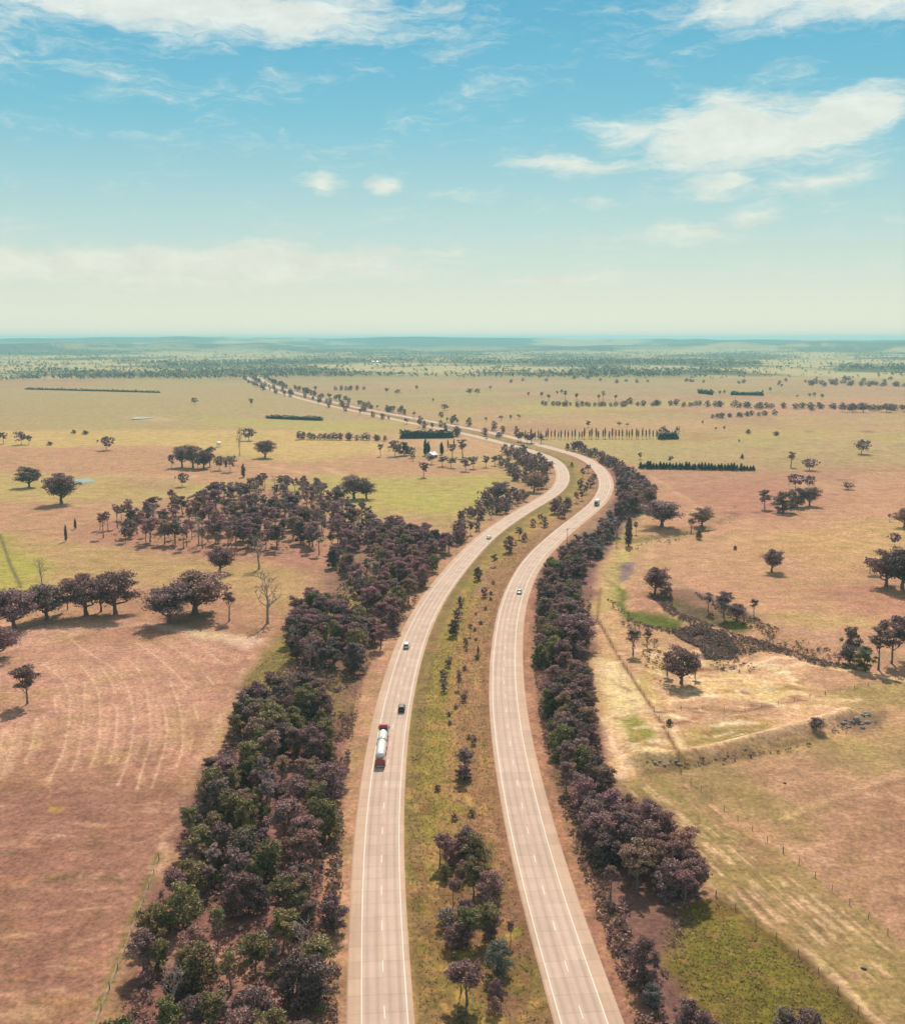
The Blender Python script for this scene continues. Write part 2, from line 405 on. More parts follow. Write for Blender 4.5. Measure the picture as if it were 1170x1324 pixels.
def ground_colours(P, rd, D, A):
    x, y = P[:, 0], P[:, 1]
    N = len(P)
    n_a = fbm(x, y, 210, 51, 4); n_b = fbm(x, y, 45, 57, 4); n_c = fbm(x, y, 9, 63, 3); n_d = fbm(x * 0.35, y, 160, 71, 4)
    C = np.empty((N, 3))
    def mixc(m, c):
        m = np.clip(m, 0, 1)[:, None]
        C[:] = C * (1 - m) + alb(c) * m
    C[:] = alb((197, 156, 119))
    mixc(smooth(n_a, 0.46, 0.62), (189, 169, 106))
    mixc(0.55 * smooth(n_d, 0.52, 0.68), (204, 170, 118))
    mixc(0.5 * smooth(fbm(x, y, 120, 91, 4), 0.55, 0.7), (176, 130, 104))
    # farther paddocks get greener
    mixc(0.7 * smooth(D, 900, 1900) * smooth(n_d, 0.36, 0.55), (168, 158, 104))
    mixc(0.35 * smooth(D, 1500, 2600), (170, 152, 112))
    # beyond the crest: open woodland plains and ranges
    far = smooth(D, 2750, 3200)
    mixc(far, (196, 184, 130))
    wood = fbm(x, y, 900, 101, 5); wood2 = fbm(x, y, 260, 107, 4)
    mixc(far * 0.85 * smooth(0.65 * wood + 0.35 * wood2, 0.49, 0.55), (72, 82, 54))
    mixc(far * smooth(D, 7000, 12000) * smooth(fbm(x, y, 1700, 111, 5), 0.36, 0.46), (56, 66, 48))

    def bbox(poly, pad):
        lo = poly.min(0) - pad; hi = poly.max(0) + pad
        return np.nonzero((x > lo[0]) & (x < hi[0]) & (y > lo[1]) & (y < hi[1]))[0]
    def poly(px, c, amt=1.0, fe=0.02, wob=0.03, z=0.0):
        pl = flat(px, z); d0 = np.median(np.linalg.norm(pl, axis=1)); feath = fe * d0
        idx = bbox(pl, feath * 2)
        if not len(idx): return
        Q = P[idx]
        wv = wob * d0
        W = Q + np.stack([(fbm(Q[:, 0], Q[:, 1], wv * 3 + 2, 3, 3) - .5), (fbm(Q[:, 0], Q[:, 1], wv * 3 + 2, 13, 3) - .5)], 1) * wv * 2
        d = seg_dist(W, pl, True); s = np.where(inside(W, pl), d, -d)
        m = smooth(s, -feath, feath) * amt
        m = np.clip(m, 0, 1)[:, None]
        C[idx] = C[idx] * (1 - m) + alb(c) * m
    def line(px, c, wd, amt=1.0, brk=0.0, sc=8.0):
        pl = flat(px); idx = bbox(pl, wd * 3)
        if not len(idx): return
        Q = P[idx]; d = seg_dist(Q, pl)
        m = np.exp(-(d / wd) ** 2) * amt
        if brk: m *= smooth(fbm(Q[:, 0], Q[:, 1], sc, 5, 3), brk - 0.12, brk + 0.12)
        m = np.clip(m, 0, 1)[:, None]
        C[idx] = C[idx] * (1 - m) + alb(c) * m
    # ---- left paddocks, far to near
    poly([(0, 500), (330, 495), (480, 540), (420, 560), (200, 560), (-300, 560), (-300, 505)], (182, 163, 112), .75)
    poly([(-300, 560), (150, 556), (420, 556), (500, 575), (420, 600), (250, 585), (-300, 575)], (208, 180, 112), .85)
    poly([(-300, 578), (200, 580), (330, 596), (420, 596), (520, 590), (640, 605), (640, 615), (460, 612), (300, 630), (160, 615), (-300, 612)], (196, 152, 116), .85)
    poly([(-300, 618), (60, 612), (150, 622), (160, 640), (60, 646), (-300, 640)], (192, 172, 106), .75)
    poly([(-300, 645), (120, 650), (160, 690), (90, 710), (-300, 690)], (194, 150, 116), .8)
    poly([(-300, 700), (40, 690), (150, 705), (300, 720), (400, 740), (390, 790), (300, 770), (100, 760), (-300, 760)], (190, 164, 104), .7)
    poly([(-300, 700), (10, 690), (40, 730), (50, 765), (-300, 770)], (176, 176, 76), .75)
    poly([(420, 612), (560, 618), (652, 612), (648, 630), (600, 665), (560, 678), (500, 655), (430, 640)], (186, 172, 96), .8)
    poly([(470, 628), (560, 632), (640, 618), (625, 640), (570, 660), (510, 648)], (184, 180, 90), .5)
    poly([(260, 540), (520, 545), (520, 560), (260, 552)], (186, 178, 96), .7)
    poly([(205, 540), (170, 537), (172, 545), (205, 546)], (222, 186, 150), .7)
    # woodland floor
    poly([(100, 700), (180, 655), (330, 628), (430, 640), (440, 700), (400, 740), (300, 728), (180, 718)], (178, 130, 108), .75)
    for s in [((90, 655), (160, 650)), ((180, 618), (250, 616)), ((420, 605), (470, 625)), ((330, 600), (395, 612)), ((350, 650), (392, 648))]:
        line(s, (222, 188, 142), 4.0, .7, .42, 20)
    line([(0, 690), (14, 730), (28, 762)], (110, 100, 62), .9, .7)
    # the mown field and its curved windrow marks
    field = [(-340, 850), (0, 826), (70, 812), (150, 806), (250, 812), (334, 834), (318, 866), (286, 930), (262, 968), (246, 1000), (222, 1070), (196, 1130), (165, 1215), (128, 1300), (90, 1400), (60, 1480), (-420, 1480)]
    poly(field, (181, 137, 109), .96, .008, .008)
    poly([(-300, 850), (60, 830), (250, 825), (318, 850), (280, 930), (180, 960), (-300, 960)], (203, 158, 130), .7, .03, .04)
    poly([(-420, 1000), (40, 1010), (200, 1020), (236, 1030), (196, 1130), (165, 1215), (120, 1324), (60, 1480), (-420, 1480)], (158, 117, 96), .8, .06, .05)
    poly([(-80, 815), (150, 803), (190, 812), (100, 822), (0, 836), (-80, 850)], (214, 172, 142), .75, .008)
    poly([(180, 806), (250, 813), (338, 832), (320, 846), (280, 832), (200, 818)], (232, 200, 168), .85, .008)
    line([(330, 838), (300, 900), (270, 960), (248, 1005), (222, 1070), (196, 1135)], (218, 178, 146), 1.5, .7, .42, 7)
    crop5 = lambda pts: [(cx * .3419, 680 + cy * .3419) for cx, cy in pts]
    arcs = [[(265, 430), (350, 490), (420, 530), (470, 580), (495, 640), (510, 740), (500, 830), (470, 930), (445, 985)],
            [(400, 445), (470, 490), (530, 545), (556, 620), (570, 720), (572, 830), (535, 930), (520, 1000)],
            [(610, 435), (660, 465), (740, 520)], [(520, 445), (590, 490), (690, 580), (712, 615)], [(640, 575), (668, 650), (690, 720), (695, 830), (670, 910)],
            [(160, 520), (240, 580), (268, 640), (262, 740), (245, 850), (205, 930), (182, 975)], [(300, 520), (360, 590), (380, 650), (382, 740), (375, 830), (340, 920)],
            [(380, 530), (430, 600), (445, 680), (440, 820), (415, 900)], [(600, 640), (625, 700), (633, 760), (632, 820), (575, 990)], [(735, 670), (748, 730)],
            [(15, 760), (0, 850), (-30, 940)], [(140, 720), (125, 820), (95, 900)], [(700, 420), (790, 480), (860, 530)], [(770, 555), (810, 600)],
            [(210, 640), (208, 700)], [(320, 590), (322, 700), (300, 860), (270, 930)], [(70, 740), (40, 860), (0, 960)], [(760, 450), (900, 505)]]
    for a_ in arcs:
        a_ = np.array(a_, float); tt = np.linspace(0, len(a_) - 1, 6 * len(a_)); sm = np.stack([np.interp(tt, range(len(a_)), a_[:, k]) for k in (0, 1)], 1)
        for _ in range(8): sm[1:-1] = .5 * sm[1:-1] + .25 * (sm[:-2] + sm[2:])
        line(crop5(sm), (230, 192, 154), .34, .8, .24, 14)
        for dx in (8, 17, 26, 35): line(crop5(sm + np.array([dx, -dx * .35]) * 1.0), (222, 180, 146), .28, .5, .40, 14)
        line(crop5(sm + np.array([-14, 5])), (214, 172, 136), .5, .45, .52, 6)
    crop1 = lambda pts: [(cx * .3419, 950 + cy * .3419) for cx, cy in pts]
    for a_, wd in [([(180, 180), (190, 210), (230, 225)], .6), ([(325, 180), (340, 205)], 1.0), ([(0, 270), (120, 280)], 1.0), ([(360, 345), (560, 335)], 1.0),
                   ([(380, 420), (530, 405)], 1.0), ([(400, 275), (600, 255)], .8), ([(60, 580), (300, 590), (480, 575)], .9), ([(60, 365), (270, 385)], .5),
                   ([(100, 680), (420, 650)], .6), ([(0, 765), (170, 750)], .8), ([(290, 795), (390, 760)], .8), ([(0, 880), (280, 850)], .8), ([(180, 1010), (330, 990)], .8),
                   ([(0, 985), (130, 1030)], .6), ([(640, 120), (720, 190), (690, 260)], .8)]:
        line(crop1(a_), (206, 164, 130), wd * .8, .65, .46, 4)
    for a_ in [[(190, 280), (215, 285)]]: line(crop1(a_), (206, 170, 84), 1.3, .9, .3, 4)
    for a_ in [[(200, 540), (450, 545)], [(220, 690), (400, 700)], [(560, 80), (640, 70)], [(150, 1010), (160, 1030)]]: line(crop1(a_), (120, 108, 66), 1.6, .6, .45, 5)
    line([(190, 1150), (172, 1200), (150, 1250), (118, 1324), (90, 1400)], (196, 154, 126), 1.5, .85, .3, 6)
    line([(206, 1105), (188, 1150), (168, 1200), (148, 1255), (122, 1318), (95, 1400)], (132, 126, 62), 1.0, .8, .38, 3)
    poly([(160, 1250), (205, 1180), (225, 1120), (200, 1125), (120, 1330), (100, 1400), (160, 1400)], (140, 112, 78), .7, .02)
    # thicket floor between field and highway
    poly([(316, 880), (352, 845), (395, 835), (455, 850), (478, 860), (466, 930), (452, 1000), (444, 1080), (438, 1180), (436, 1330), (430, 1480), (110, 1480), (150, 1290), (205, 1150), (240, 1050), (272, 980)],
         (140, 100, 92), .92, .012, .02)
    poly([(300, 930), (316, 880), (352, 845), (380, 815), (400, 830), (380, 870), (345, 895)], (148, 136, 72), .9, .012, .02)
    poly([(400, 880), (430, 860), (470, 865), (455, 930), (440, 940), (425, 900)], (146, 128, 74), .8, .02)
    for c_ in [((395, 940), (415, 985)), ((300, 1120), (335, 1150)), ((320, 1260), (345, 1300)), ((215, 1180), (230, 1230)), ((370, 1290), (420, 1310)), ((290, 1230), (300, 1260))]:
        line(c_, (196, 150, 128), 3.0, .7, .4, 4)
    # mid-left forest floor
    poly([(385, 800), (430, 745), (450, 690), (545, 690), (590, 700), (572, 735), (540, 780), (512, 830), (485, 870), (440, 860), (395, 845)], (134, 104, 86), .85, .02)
    poly([(400, 800), (440, 775), (500, 740), (530, 760), (500, 800), (440, 840)], (136, 122, 70), .6, .03)
    line([(428, 800), (448, 782), (474, 760)], (226, 178, 92), 2.3, .95, .25, 8)
    # ---- verges and median
    m = smooth(rd, 24, 10) * (D < 3000)
    cache = {}
    idx = np.nonzero((rd < 42) & (D < 2700) & (np.abs(A) < 0.62))[0]; Q = P[idx]
    def signed(c):
        """signed offset of the ground points from a centre line (left positive)"""
        if id(c) in cache: return cache[id(c)]
        t_, n_ = normals(c)
        best = np.full(len(Q), 1e9); sg = np.zeros(len(Q))
        cs = c[::2]; ns = n_[::2]; ts = t_[::2]
        for k0 in range(0, len(Q), 4000):
            q = Q[k0:k0 + 4000]
            lo, hi = q[:, 1].min() - 80, q[:, 1].max() + 80
            sel = np.nonzero((cs[:, 1] > lo) & (cs[:, 1] < hi))[0]
            if not len(sel): sel = np.arange(len(cs))
            d = (q[:, None, 0] - cs[None, sel, 0]) ** 2 + (q[:, None, 1] - cs[None, sel, 1]) ** 2
            i = d.argmin(1); v = q - cs[sel[i]]
            best[k0:k0 + 4000] = d[np.arange(len(q)), i]; sg[k0:k0 + 4000] = (v * ns[sel[i]]).sum(1)
        cache[id(c)] = (sg, best < 70 ** 2)
        return cache[id(c)]
    def strip(c, off_a, off_b, col, amt, fe=1.0, brk=None):
        sg, ok = signed(c)
        mm = smooth(sg, off_a - fe, off_a + fe) * (1 - smooth(sg, off_b - fe, off_b + fe)) * ok * amt
        if brk is not None: mm = mm * smooth(fbm(Q[:, 0], Q[:, 1], 7, 77, 3), brk - .15, brk + .15)
        mm = mm[:, None]
        C[idx] = C[idx] * (1 - mm) + alb(col) * mm
    strip(CL, -26, -3.0, (176, 142, 84), .9, 1.2)         # median grass, seen from the left carriageway
    strip(CR, 3.0, 14, (172, 132, 96), .85, 1.5)         # reddish drain beside the right one
    strip(CL, -15, -4.2, (146, 138, 62), .8, 1.2, .40)
    strip(CL, -8.5, -5.0, (134, 112, 76), .6, .7)
    strip(CR, 4.2, 6.8, (150, 108, 84), .6, .7, .35)
    strip(CL, 4.0, 11.5, (196, 152, 116), .85, 1.0)      # gravel verge outside
    strip(CR, -13.0, -4.0, (166, 122, 98), .85, 1.2)
    strip(CR, -12.0, -4.6, (196, 158, 118), .8, .8, .52)
    strip(CR, -12.0, -4.6, (134, 98, 80), .7, .8, .58)
    strip(CL, 4.6, 11.0, (214, 176, 136), .7, .8, .54)
    strip(CL, 4.6, 11.0, (150, 118, 82), .6, .8, .58)
    strip(CR, -8.0, -5.2, (196, 146, 112), .8, .5, .5)
    # median: details
    poly([(535, 1180), (566, 1090), (600, 1060), (655, 1110), (680, 1220), (705, 1330), (720, 1400), (560, 1400)], (136, 104, 78), .75, .02)
    poly([(552, 1150), (575, 1150), (590, 1330), (600, 1400), (565, 1400)], (168, 134, 82), .5, .02)
    poly([(650, 1230), (690, 1250), (706, 1324), (660, 1324)], (140, 128, 66), .7, .02)
    poly([(574, 1250), (592, 1240), (600, 1330), (580, 1330)], (134, 134, 58), .7, .015)
    poly([(575, 960), (625, 930), (628, 1000), (640, 1060), (600, 1060), (580, 1010)], (160, 124, 84), .6, .02)
    line([(617, 770), (628, 745), (640, 728)], (196, 150, 128), 1.5, .8, .3, 6)
    mp = [(527, 1100), (533, 960), (560, 850), (600, 770), (660, 705), (690, 695), (650, 780), (630, 880), (636, 1000), (655, 1120), (690, 1250), (715, 1330), (560, 1330), (545, 1240)]
    for k_ in range(420):
        x0 = rng.uniform(525, 700); y0 = rng.uniform(700, 1330)
        if not inside(np.array([[x0, y0]]), mp)[0]: continue
        line([(x0, y0), (x0 + rng.uniform(-4, 4), y0 + rng.uniform(-8, 8))], [(120, 112, 52), (204, 168, 98), (146, 102, 74), (158, 150, 62), (188, 146, 84)][k_ % 5], rng.uniform(.4, 1.3), .75, .40, 2.5)
    # ---- right side
    poly([(850, 640), (1500, 620), (1500, 800), (1170, 812), (1000, 800), (880, 760), (830, 700)], (201, 156, 119), .8, .03)
    poly([(840, 628), (1010, 622), (1080, 650), (960, 668), (880, 650)], (186, 132, 108), .75, .03)
    poly([(1000, 690), (1170, 672), (1500, 670), (1500, 720), (1170, 716), (1060, 730)], (204, 172, 112), .7, .03)
    poly([(950, 690), (1100, 700), (1080, 735), (960, 720)], (200, 164, 108), .6, .03)
    poly([(1020, 760), (1170, 750), (1500, 750), (1500, 790), (1170, 800), (1080, 790)], (186, 136, 110), .75, .02)
    poly([(990, 792), (1100, 796), (1130, 810), (1040, 812)], (192, 172, 104), .7, .02)
    for s in [((845, 702), (960, 700), (1000, 690)), ((905, 735), (945, 700), (975, 670)), ((840, 615), (880, 640), (905, 655), (895, 668)), ((830, 700), (842, 712), (835, 735))]:
        line(s, (216, 178, 132), 2.4, .6, .35, 12)
    for s, w_ in [(((1010, 560), (1170, 560)), 2.5), (((1055, 590), (1120, 588), (1170, 576)), 3.0), (((1045, 618), (1110, 622)), 1.6), (((1050, 632), (1100, 632)), 1.6), (((1060, 638), (1140, 644)), 1.6), (((930, 664), (1000, 662), (1035, 664)), 2.2), (((950, 655), (1010, 652)), 1.5)]:
        line(s, (126, 92, 78), w_, .75, .35, 14)
    poly([(655, 566), (760, 572), (870, 575), (900, 600), (820, 603), (780, 590)], (182, 172, 110), .6, .02)
    poly([(800, 575), (1000, 570), (1300, 580), (1300, 600), (1000, 606), (830, 600)], (180, 166, 108), .6, .03)
    # creek flat: sand, grass, scour
    poly([(758, 800), (770, 770), (782, 720), (805, 700), (830, 700), (815, 745), (800, 790), (790, 830), (830, 900), (885, 985), (860, 998), (800, 1000), (780, 950), (764, 870)], (214, 180, 128), .9, .014, .02)
    poly([(772, 790), (790, 712), (812, 708), (800, 745), (788, 790)], (186, 178, 96), .8, .012, .02)
    poly([(790, 830), (850, 830), (960, 842), (1040, 850), (1062, 900), (1100, 925), (1000, 955), (890, 982), (845, 915)], (222, 184, 138), .9, .02, .03)
    poly([(775, 845), (800, 850), (835, 905), (876, 975), (850, 982), (808, 960), (790, 930), (770, 880)], (246, 220, 168), .9, .012, .03)
    poly([(850, 875), (930, 866), (1010, 880), (1030, 905), (940, 905), (870, 900)], (242, 208, 148), .85, .012, .04)
    poly([(835, 845), (862, 850), (860, 905), (842, 900)], (188, 168, 86), .75, .012, .03)
    poly([(900, 900), (1000, 905), (1010, 930), (940, 960), (880, 960)], (196, 160, 124), .7, .015, .02)
    poly([(905, 945), (985, 930), (1000, 945), (940, 965), (900, 968)], (162, 146, 78), .8, .012, .02)
    poly([(789, 926), (820, 922), (842, 945), (838, 964), (808, 962)], (140, 142, 56), .9, .008, .012)
    poly([(1062, 895), (1170, 872), (1500, 850), (1500, 915), (1170, 912), (1120, 918)], (168, 150, 92), .8, .012, .02)
    poly([(1030, 855), (1170, 878), (1400, 870), (1300, 820), (1100, 830)], (196, 154, 122), .7, .015)
    # green drain arms and dark reed bed
    poly([(793, 752), (806, 758), (815, 785), (850, 792), (888, 802), (880, 812), (840, 806), (812, 804), (800, 780)], (104, 118, 42), .95, .006, .01)
    poly([(868, 770), (900, 782), (945, 798), (975, 810), (955, 812), (905, 798), (875, 785)], (108, 120, 44), .95, .006, .01)
    poly([(840, 760), (862, 768), (880, 790), (920, 806), (950, 812), (935, 796), (980, 805), (1000, 815), (960, 790), (900, 765)], (120, 90, 80), .7, .008, .02)
    poly([(868, 812), (905, 808), (940, 822), (952, 836), (945, 850), (925, 853), (908, 852), (904, 838), (880, 826)], (104, 76, 78), .92, .006, .012)
    poly([(800, 762), (835, 770), (880, 796), (850, 790), (815, 780)], (186, 138, 112), .6, .006)
    poly([(804, 728), (822, 726), (815, 746), (798, 748)], (150, 126, 122), .95, .004, .004)
    line([(800, 700), (830, 695), (870, 690), (905, 684), (945, 668)], (120, 110, 70), 3.0, .75, .35, 10)
    line([(868, 696), (885, 693)], (120, 140, 50), 2.5, .9)
    # tracks, banks and scour marks
    for s, w_ in [(((960, 850), (1005, 862), (1040, 858), (1100, 868), (1170, 880), (1300, 884)), 1.5), (((1012, 862), (1030, 890), (1050, 912), (1075, 915)), 1.6), (((1000, 890), (1060, 905), (1110, 905)), 1.2),
                  (((828, 982), (890, 978), (960, 962), (1040, 942), (1098, 922)), 2.0), (((780, 930), (792, 965), (812, 990), (800, 1005)), 2.2), (((870, 940), (885, 978)), 1.5), (((940, 870), (1000, 850), (1030, 850)), 1.6)]:
        line(s, (244, 212, 168), w_ * .85, .9, .2, 8)
    line([(776, 760), (772, 800), (800, 850), (826, 890), (852, 930), (872, 965), (880, 1000)], (150, 112, 74), .8, .8)
    for s in [((880, 915), (960, 920), (1060, 900)), ((930, 892), (965, 894)), ((1020, 888), (1040, 880))]:
        line(s, (140, 102, 84), .9, .7, .35, 8)
    line([(835, 1000), (900, 992), (980, 975), (1060, 955)], (128, 106, 76), 2.0, .8, .25, 8)
    poly([(1085, 940), (1105, 920), (1130, 915), (1140, 930), (1130, 945), (1100, 948)], (110, 86, 78), .7, .008)
    # lower right paddocks
    poly([(880, 1000), (1000, 985), (1170, 950), (1500, 930), (1500, 1250), (1300, 1330), (1170, 1226), (1020, 1105), (930, 1040)], (184, 148, 112), .9, .012)
    poly([(880, 1000), (950, 990), (990, 1030), (1010, 1090), (950, 1050)], (160, 144, 86), .7, .03)
    poly([(1000, 970), (1170, 940), (1400, 930), (1400, 1000), (1170, 1010), (1080, 1010)], (172, 152, 96), .6, .03)
    poly([(1060, 1050), (1170, 1010), (1400, 1000), (1400, 1200), (1170, 1190), (1100, 1130)], (174, 134, 106), .7, .03)
    line([(1020, 1062), (1080, 1038), (1170, 1008)], (150, 120, 88), 1.0, .5, .35, 8)
    line([(1015, 1056), (1100, 1022), (1170, 996)], (214, 176, 134), 1.5, .6, .35, 8)
    for _ in range(34):
        x0 = rng.uniform(930, 1170); y0 = rng.uniform(1000, 1230); L_ = rng.uniform(20, 70)
        line([(x0, y0), (x0 + L_, y0 + L_ * rng.uniform(-.3, .6))], (216, 176, 138), rng.uniform(.5, 1.2), .5, .45, 4)
    mown = [(800, 1004), (850, 1002), (884, 1004), (940, 1050), (1020, 1112), (1100, 1175), (1170, 1234), (1290, 1340), (1400, 1440), (1230, 1440), (1115, 1316), (1040, 1240), (980, 1196), (925, 1158), (905, 1120), (860, 1075), (815, 1035)]
    poly(mown, (166, 144, 94), .9, .008)
    for k_ in range(130):                  # straw left in rows along the fence
        f_ = rng.uniform(0.0, 1.0); s0 = rng.uniform(-.05, .8); s1 = s0 + rng.uniform(.10, .45)
        A0 = np.array([878, 1006]) * (1 - f_) + np.array([808, 1030]) * f_
        B0 = np.array([1250, 1310]) * (1 - f_) + np.array([1130, 1380]) * f_
        line([A0 + (B0 - A0) * s0, A0 + (B0 - A0) * s1], [(226, 190, 148), (220, 190, 142), (164, 122, 96), (150, 140, 78)][k_ % 4], rng.uniform(.22, .5), .75, .45, 4)
    for k_ in range(60):
        x0 = rng.uniform(-40, 200); y0 = rng.uniform(1010, 1320); L_ = rng.uniform(15, 60)
        if x0 + L_ > np.interp(y0, [1000, 1130, 1324], [240, 190, 110]): continue
        line([(x0, y0), (x0 + L_, y0 + rng.uniform(-4, 3))], [(206, 166, 132), (190, 150, 116), (132, 112, 76), (178, 126, 92)][k_ % 4], rng.uniform(.4, 1.3), .6, .46, 4)
    for k_ in range(240):
        x0 = rng.uniform(775, 1050); y0 = rng.uniform(830, 975); L_ = rng.uniform(8, 40)
        if not inside(np.array([[x0, y0], [x0 + L_, y0]]), [(775, 835), (960, 842), (1060, 880), (1080, 925), (890, 978), (800, 970)]).all(): continue
        line([(x0, y0), (x0 + L_, y0 + rng.uniform(-6, 8))], [(250, 226, 178), (160, 114, 86), (200, 166, 96), (252, 232, 190)][k_ % 4], rng.uniform(.4, 1.3), .8, .45, 4)
    poly([(850, 1200), (900, 1165), (930, 1162), (985, 1202), (1045, 1246), (1118, 1322), (1230, 1440), (880, 1440), (850, 1324)], (126, 112, 46), .95, .01, .02)
    poly([(900, 1180), (980, 1210), (1060, 1290), (960, 1310), (890, 1250)], (128, 128, 48), .6, .04)
    line([(928, 1164), (985, 1204), (1045, 1248), (1118, 1324)], (112, 90, 52), 1.6, .7, .3, 4)
    gp = [(855, 1205), (930, 1166), (1045, 1250), (1110, 1324), (880, 1324)]
    for k_ in range(260):
        x0 = rng.uniform(850, 1110); y0 = rng.uniform(1165, 1324)
        if not inside(np.array([[x0, y0]]), gp)[0]: continue
        line([(x0, y0), (x0 + rng.uniform(-8, 8), y0 + rng.uniform(-5, 5))], [(104, 96, 42), (160, 138, 70), (140, 104, 66), (134, 134, 46)][k_ % 4], rng.uniform(.4, 1.2), .7, .40, 2.5)
    # right thicket floor
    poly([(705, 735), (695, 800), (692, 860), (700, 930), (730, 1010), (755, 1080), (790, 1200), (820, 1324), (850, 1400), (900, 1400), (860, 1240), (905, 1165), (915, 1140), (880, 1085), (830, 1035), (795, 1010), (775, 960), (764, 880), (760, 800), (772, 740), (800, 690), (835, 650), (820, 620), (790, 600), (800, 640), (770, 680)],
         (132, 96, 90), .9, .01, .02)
    return np.clip(C, 0.01, 0.8)
build_ground()

# ------------------------------------------------------------------ roads
def road_material(name, slab=False):
    m = bpy.data.materials.new(name); m.use_nodes = True
    t = NT(m.node_tree); out = t.n('ShaderNodeOutputMaterial')
    uv = t.n('ShaderNodeUVMap', uv_map='road').outputs[0]
    sep = t.n('ShaderNodeSeparateXYZ', ins={0: uv}); u, v = sep.outputs[0], sep.outputs[1]
    pos = t.n('ShaderNodeNewGeometry').outputs['Position']
    st = t.n('ShaderNodeCombineXYZ', ins={0: t.m('MULTIPLY', u, 0.02), 1: v, 2: 0.0}).outputs[0]
    streak = t.noise(st, 1.3, 4, 0.6); blot = t.noise(pos, 0.35, 4, 0.6); grain = t.noise(pos, 3.0, 3)
    base = t.mix(streak, alb((206, 184, 156)), alb((240, 222, 196)))
    val = t.m('MULTIPLY', t.m('MULTIPLY_ADD', blot, 0.24, 0.88), t.m('MULTIPLY_ADD', grain, 0.10, 0.95))
    # each poured bay has its own shade; the joints are sealed dark
    bay = t.m('FLOOR', t.m('DIVIDE', u, 4.5))
    lane = t.m('FLOOR', t.m('DIVIDE', t.m('ADD', v, 3.55), 3.55))
    wn = t.n('ShaderNodeTexWhiteNoise', noise_dimensions='2D', ins={'Vector': t.n('ShaderNodeCombineXYZ', ins={0: bay, 1: lane, 2: 0.0}).outputs[0]}).outputs['Value']
    val = t.m('MULTIPLY', val, t.m('MULTIPLY_ADD', wn, 0.14, 0.93))
    fr = t.m('FRACT', t.m('DIVIDE', u, 4.5))
    dj = t.m('MULTIPLY', t.m('MINIMUM', fr, t.m('SUBTRACT', 1.0, fr)), 4.5)
    js = t.n('ShaderNodeMapRange', interpolation_type='SMOOTHSTEP', ins={0: dj, 1: 0.02, 2: 0.34, 3: 0.93, 4: 1.0}).outputs[0]
    jn = t.m('MAXIMUM', js, t.n('ShaderNodeMapRange', ins={0: t.noise(pos, 0.6, 2), 1: 0.45, 2: 0.62, 3: 0.0, 4: 1.0}).outputs[0])
    val = t.m('MULTIPLY', val, jn)
    # wheel tracks polished grey-brown
    wt = t.m('ABSOLUTE', t.m('SUBTRACT', t.m('ABSOLUTE', t.m('SUBTRACT', t.m('ABSOLUTE', v), 1.77)), 0.85))
    wk = t.n('ShaderNodeMapRange', interpolation_type='SMOOTHSTEP', ins={0: wt, 1: 0.0, 2: 0.55, 3: 0.85, 4: 1.0}).outputs[0]
    val = t.m('MULTIPLY', val, wk)
    c = t.n('ShaderNodeVectorMath', operation='SCALE', ins={0: base, 'Scale': val}).outputs[0]
    sh = t.m('GREATER_THAN', t.m('ABSOLUTE', v), 3.75)
    c = t.mix(t.m('MULTIPLY', sh, 0.8), c, t.n('ShaderNodeVectorMath', operation='MULTIPLY', ins={0: c, 1: (0.95, 0.87, 0.79)}).outputs[0])
    b = t.n('ShaderNodeBsdfPrincipled', ins={'Base Color': c, 'Roughness': 0.9})
    b.inputs['Specular IOR Level'].default_value = 0.15
    t.t.links.new(b.outputs[0], out.inputs[0])
    return m
ROADMAT = road_material('road_concrete')
JOINT = mat_simple('joint_sealant', (0.40, 0.33, 0.27), 0.9)
PAINT = mat_simple('road_paint', (0.52, 0.475, 0.415), 0.7, 0, 0.08, 1.5)

def ribbon(name, c, s0, s1, offs, mat, parent=None, step=1):
    """sheet along centre line c between stations, offs = [(offset left +, z)...]"""
    t_, n_ = normals(c)
    i0, i1 = int(s0 / 4), min(int(s1 / 4), len(c) - 1)
    idx = np.unique(np.r_[np.arange(i0, i1, step), i1])
    zb = height(c[idx], np.zeros(len(idx)))
    V = []; UV = []
    for (o, z) in offs:
        V.append(np.c_[c[idx] + n_[idx] * o, zb + z]); UV.append(np.stack([idx * 4.0, np.full(len(idx), o)], 1))
    V = np.stack(V, 1).reshape(-1, 3); UV = np.stack(UV, 1).reshape(-1, 2)
    k = len(offs); n = len(idx)
    q = [[i * k + j + 1, i * k + j, (i + 1) * k + j, (i + 1) * k + j + 1] for i in range(n - 1) for j in range(k - 1)]
    q = np.array(q)
    me = mesh_np(name, V, q, mat)
    ul = me.uv_layers.new(name='road'); ul.data.foreach_set('uv', UV[q.ravel()].astype(np.float32).ravel())
    return new_obj(name, me, parent)

def pt_on(c, s, off, z=0.0):
    t_, n_ = normals(c); i = s / 4.0; i0 = int(i); f = i - i0; i0 = min(i0, len(c) - 2)
    p = c[i0] * (1 - f) + c[i0 + 1] * f; n = n_[i0]; t = t_[i0]
    zz = float(height(p[None], np.zeros(1))[0]) if p[1] > 2000 else 0.0
    return Vector((p[0] + n[0] * off, p[1] + n[1] * off, zz + z)), math.atan2(t[1], t[0])

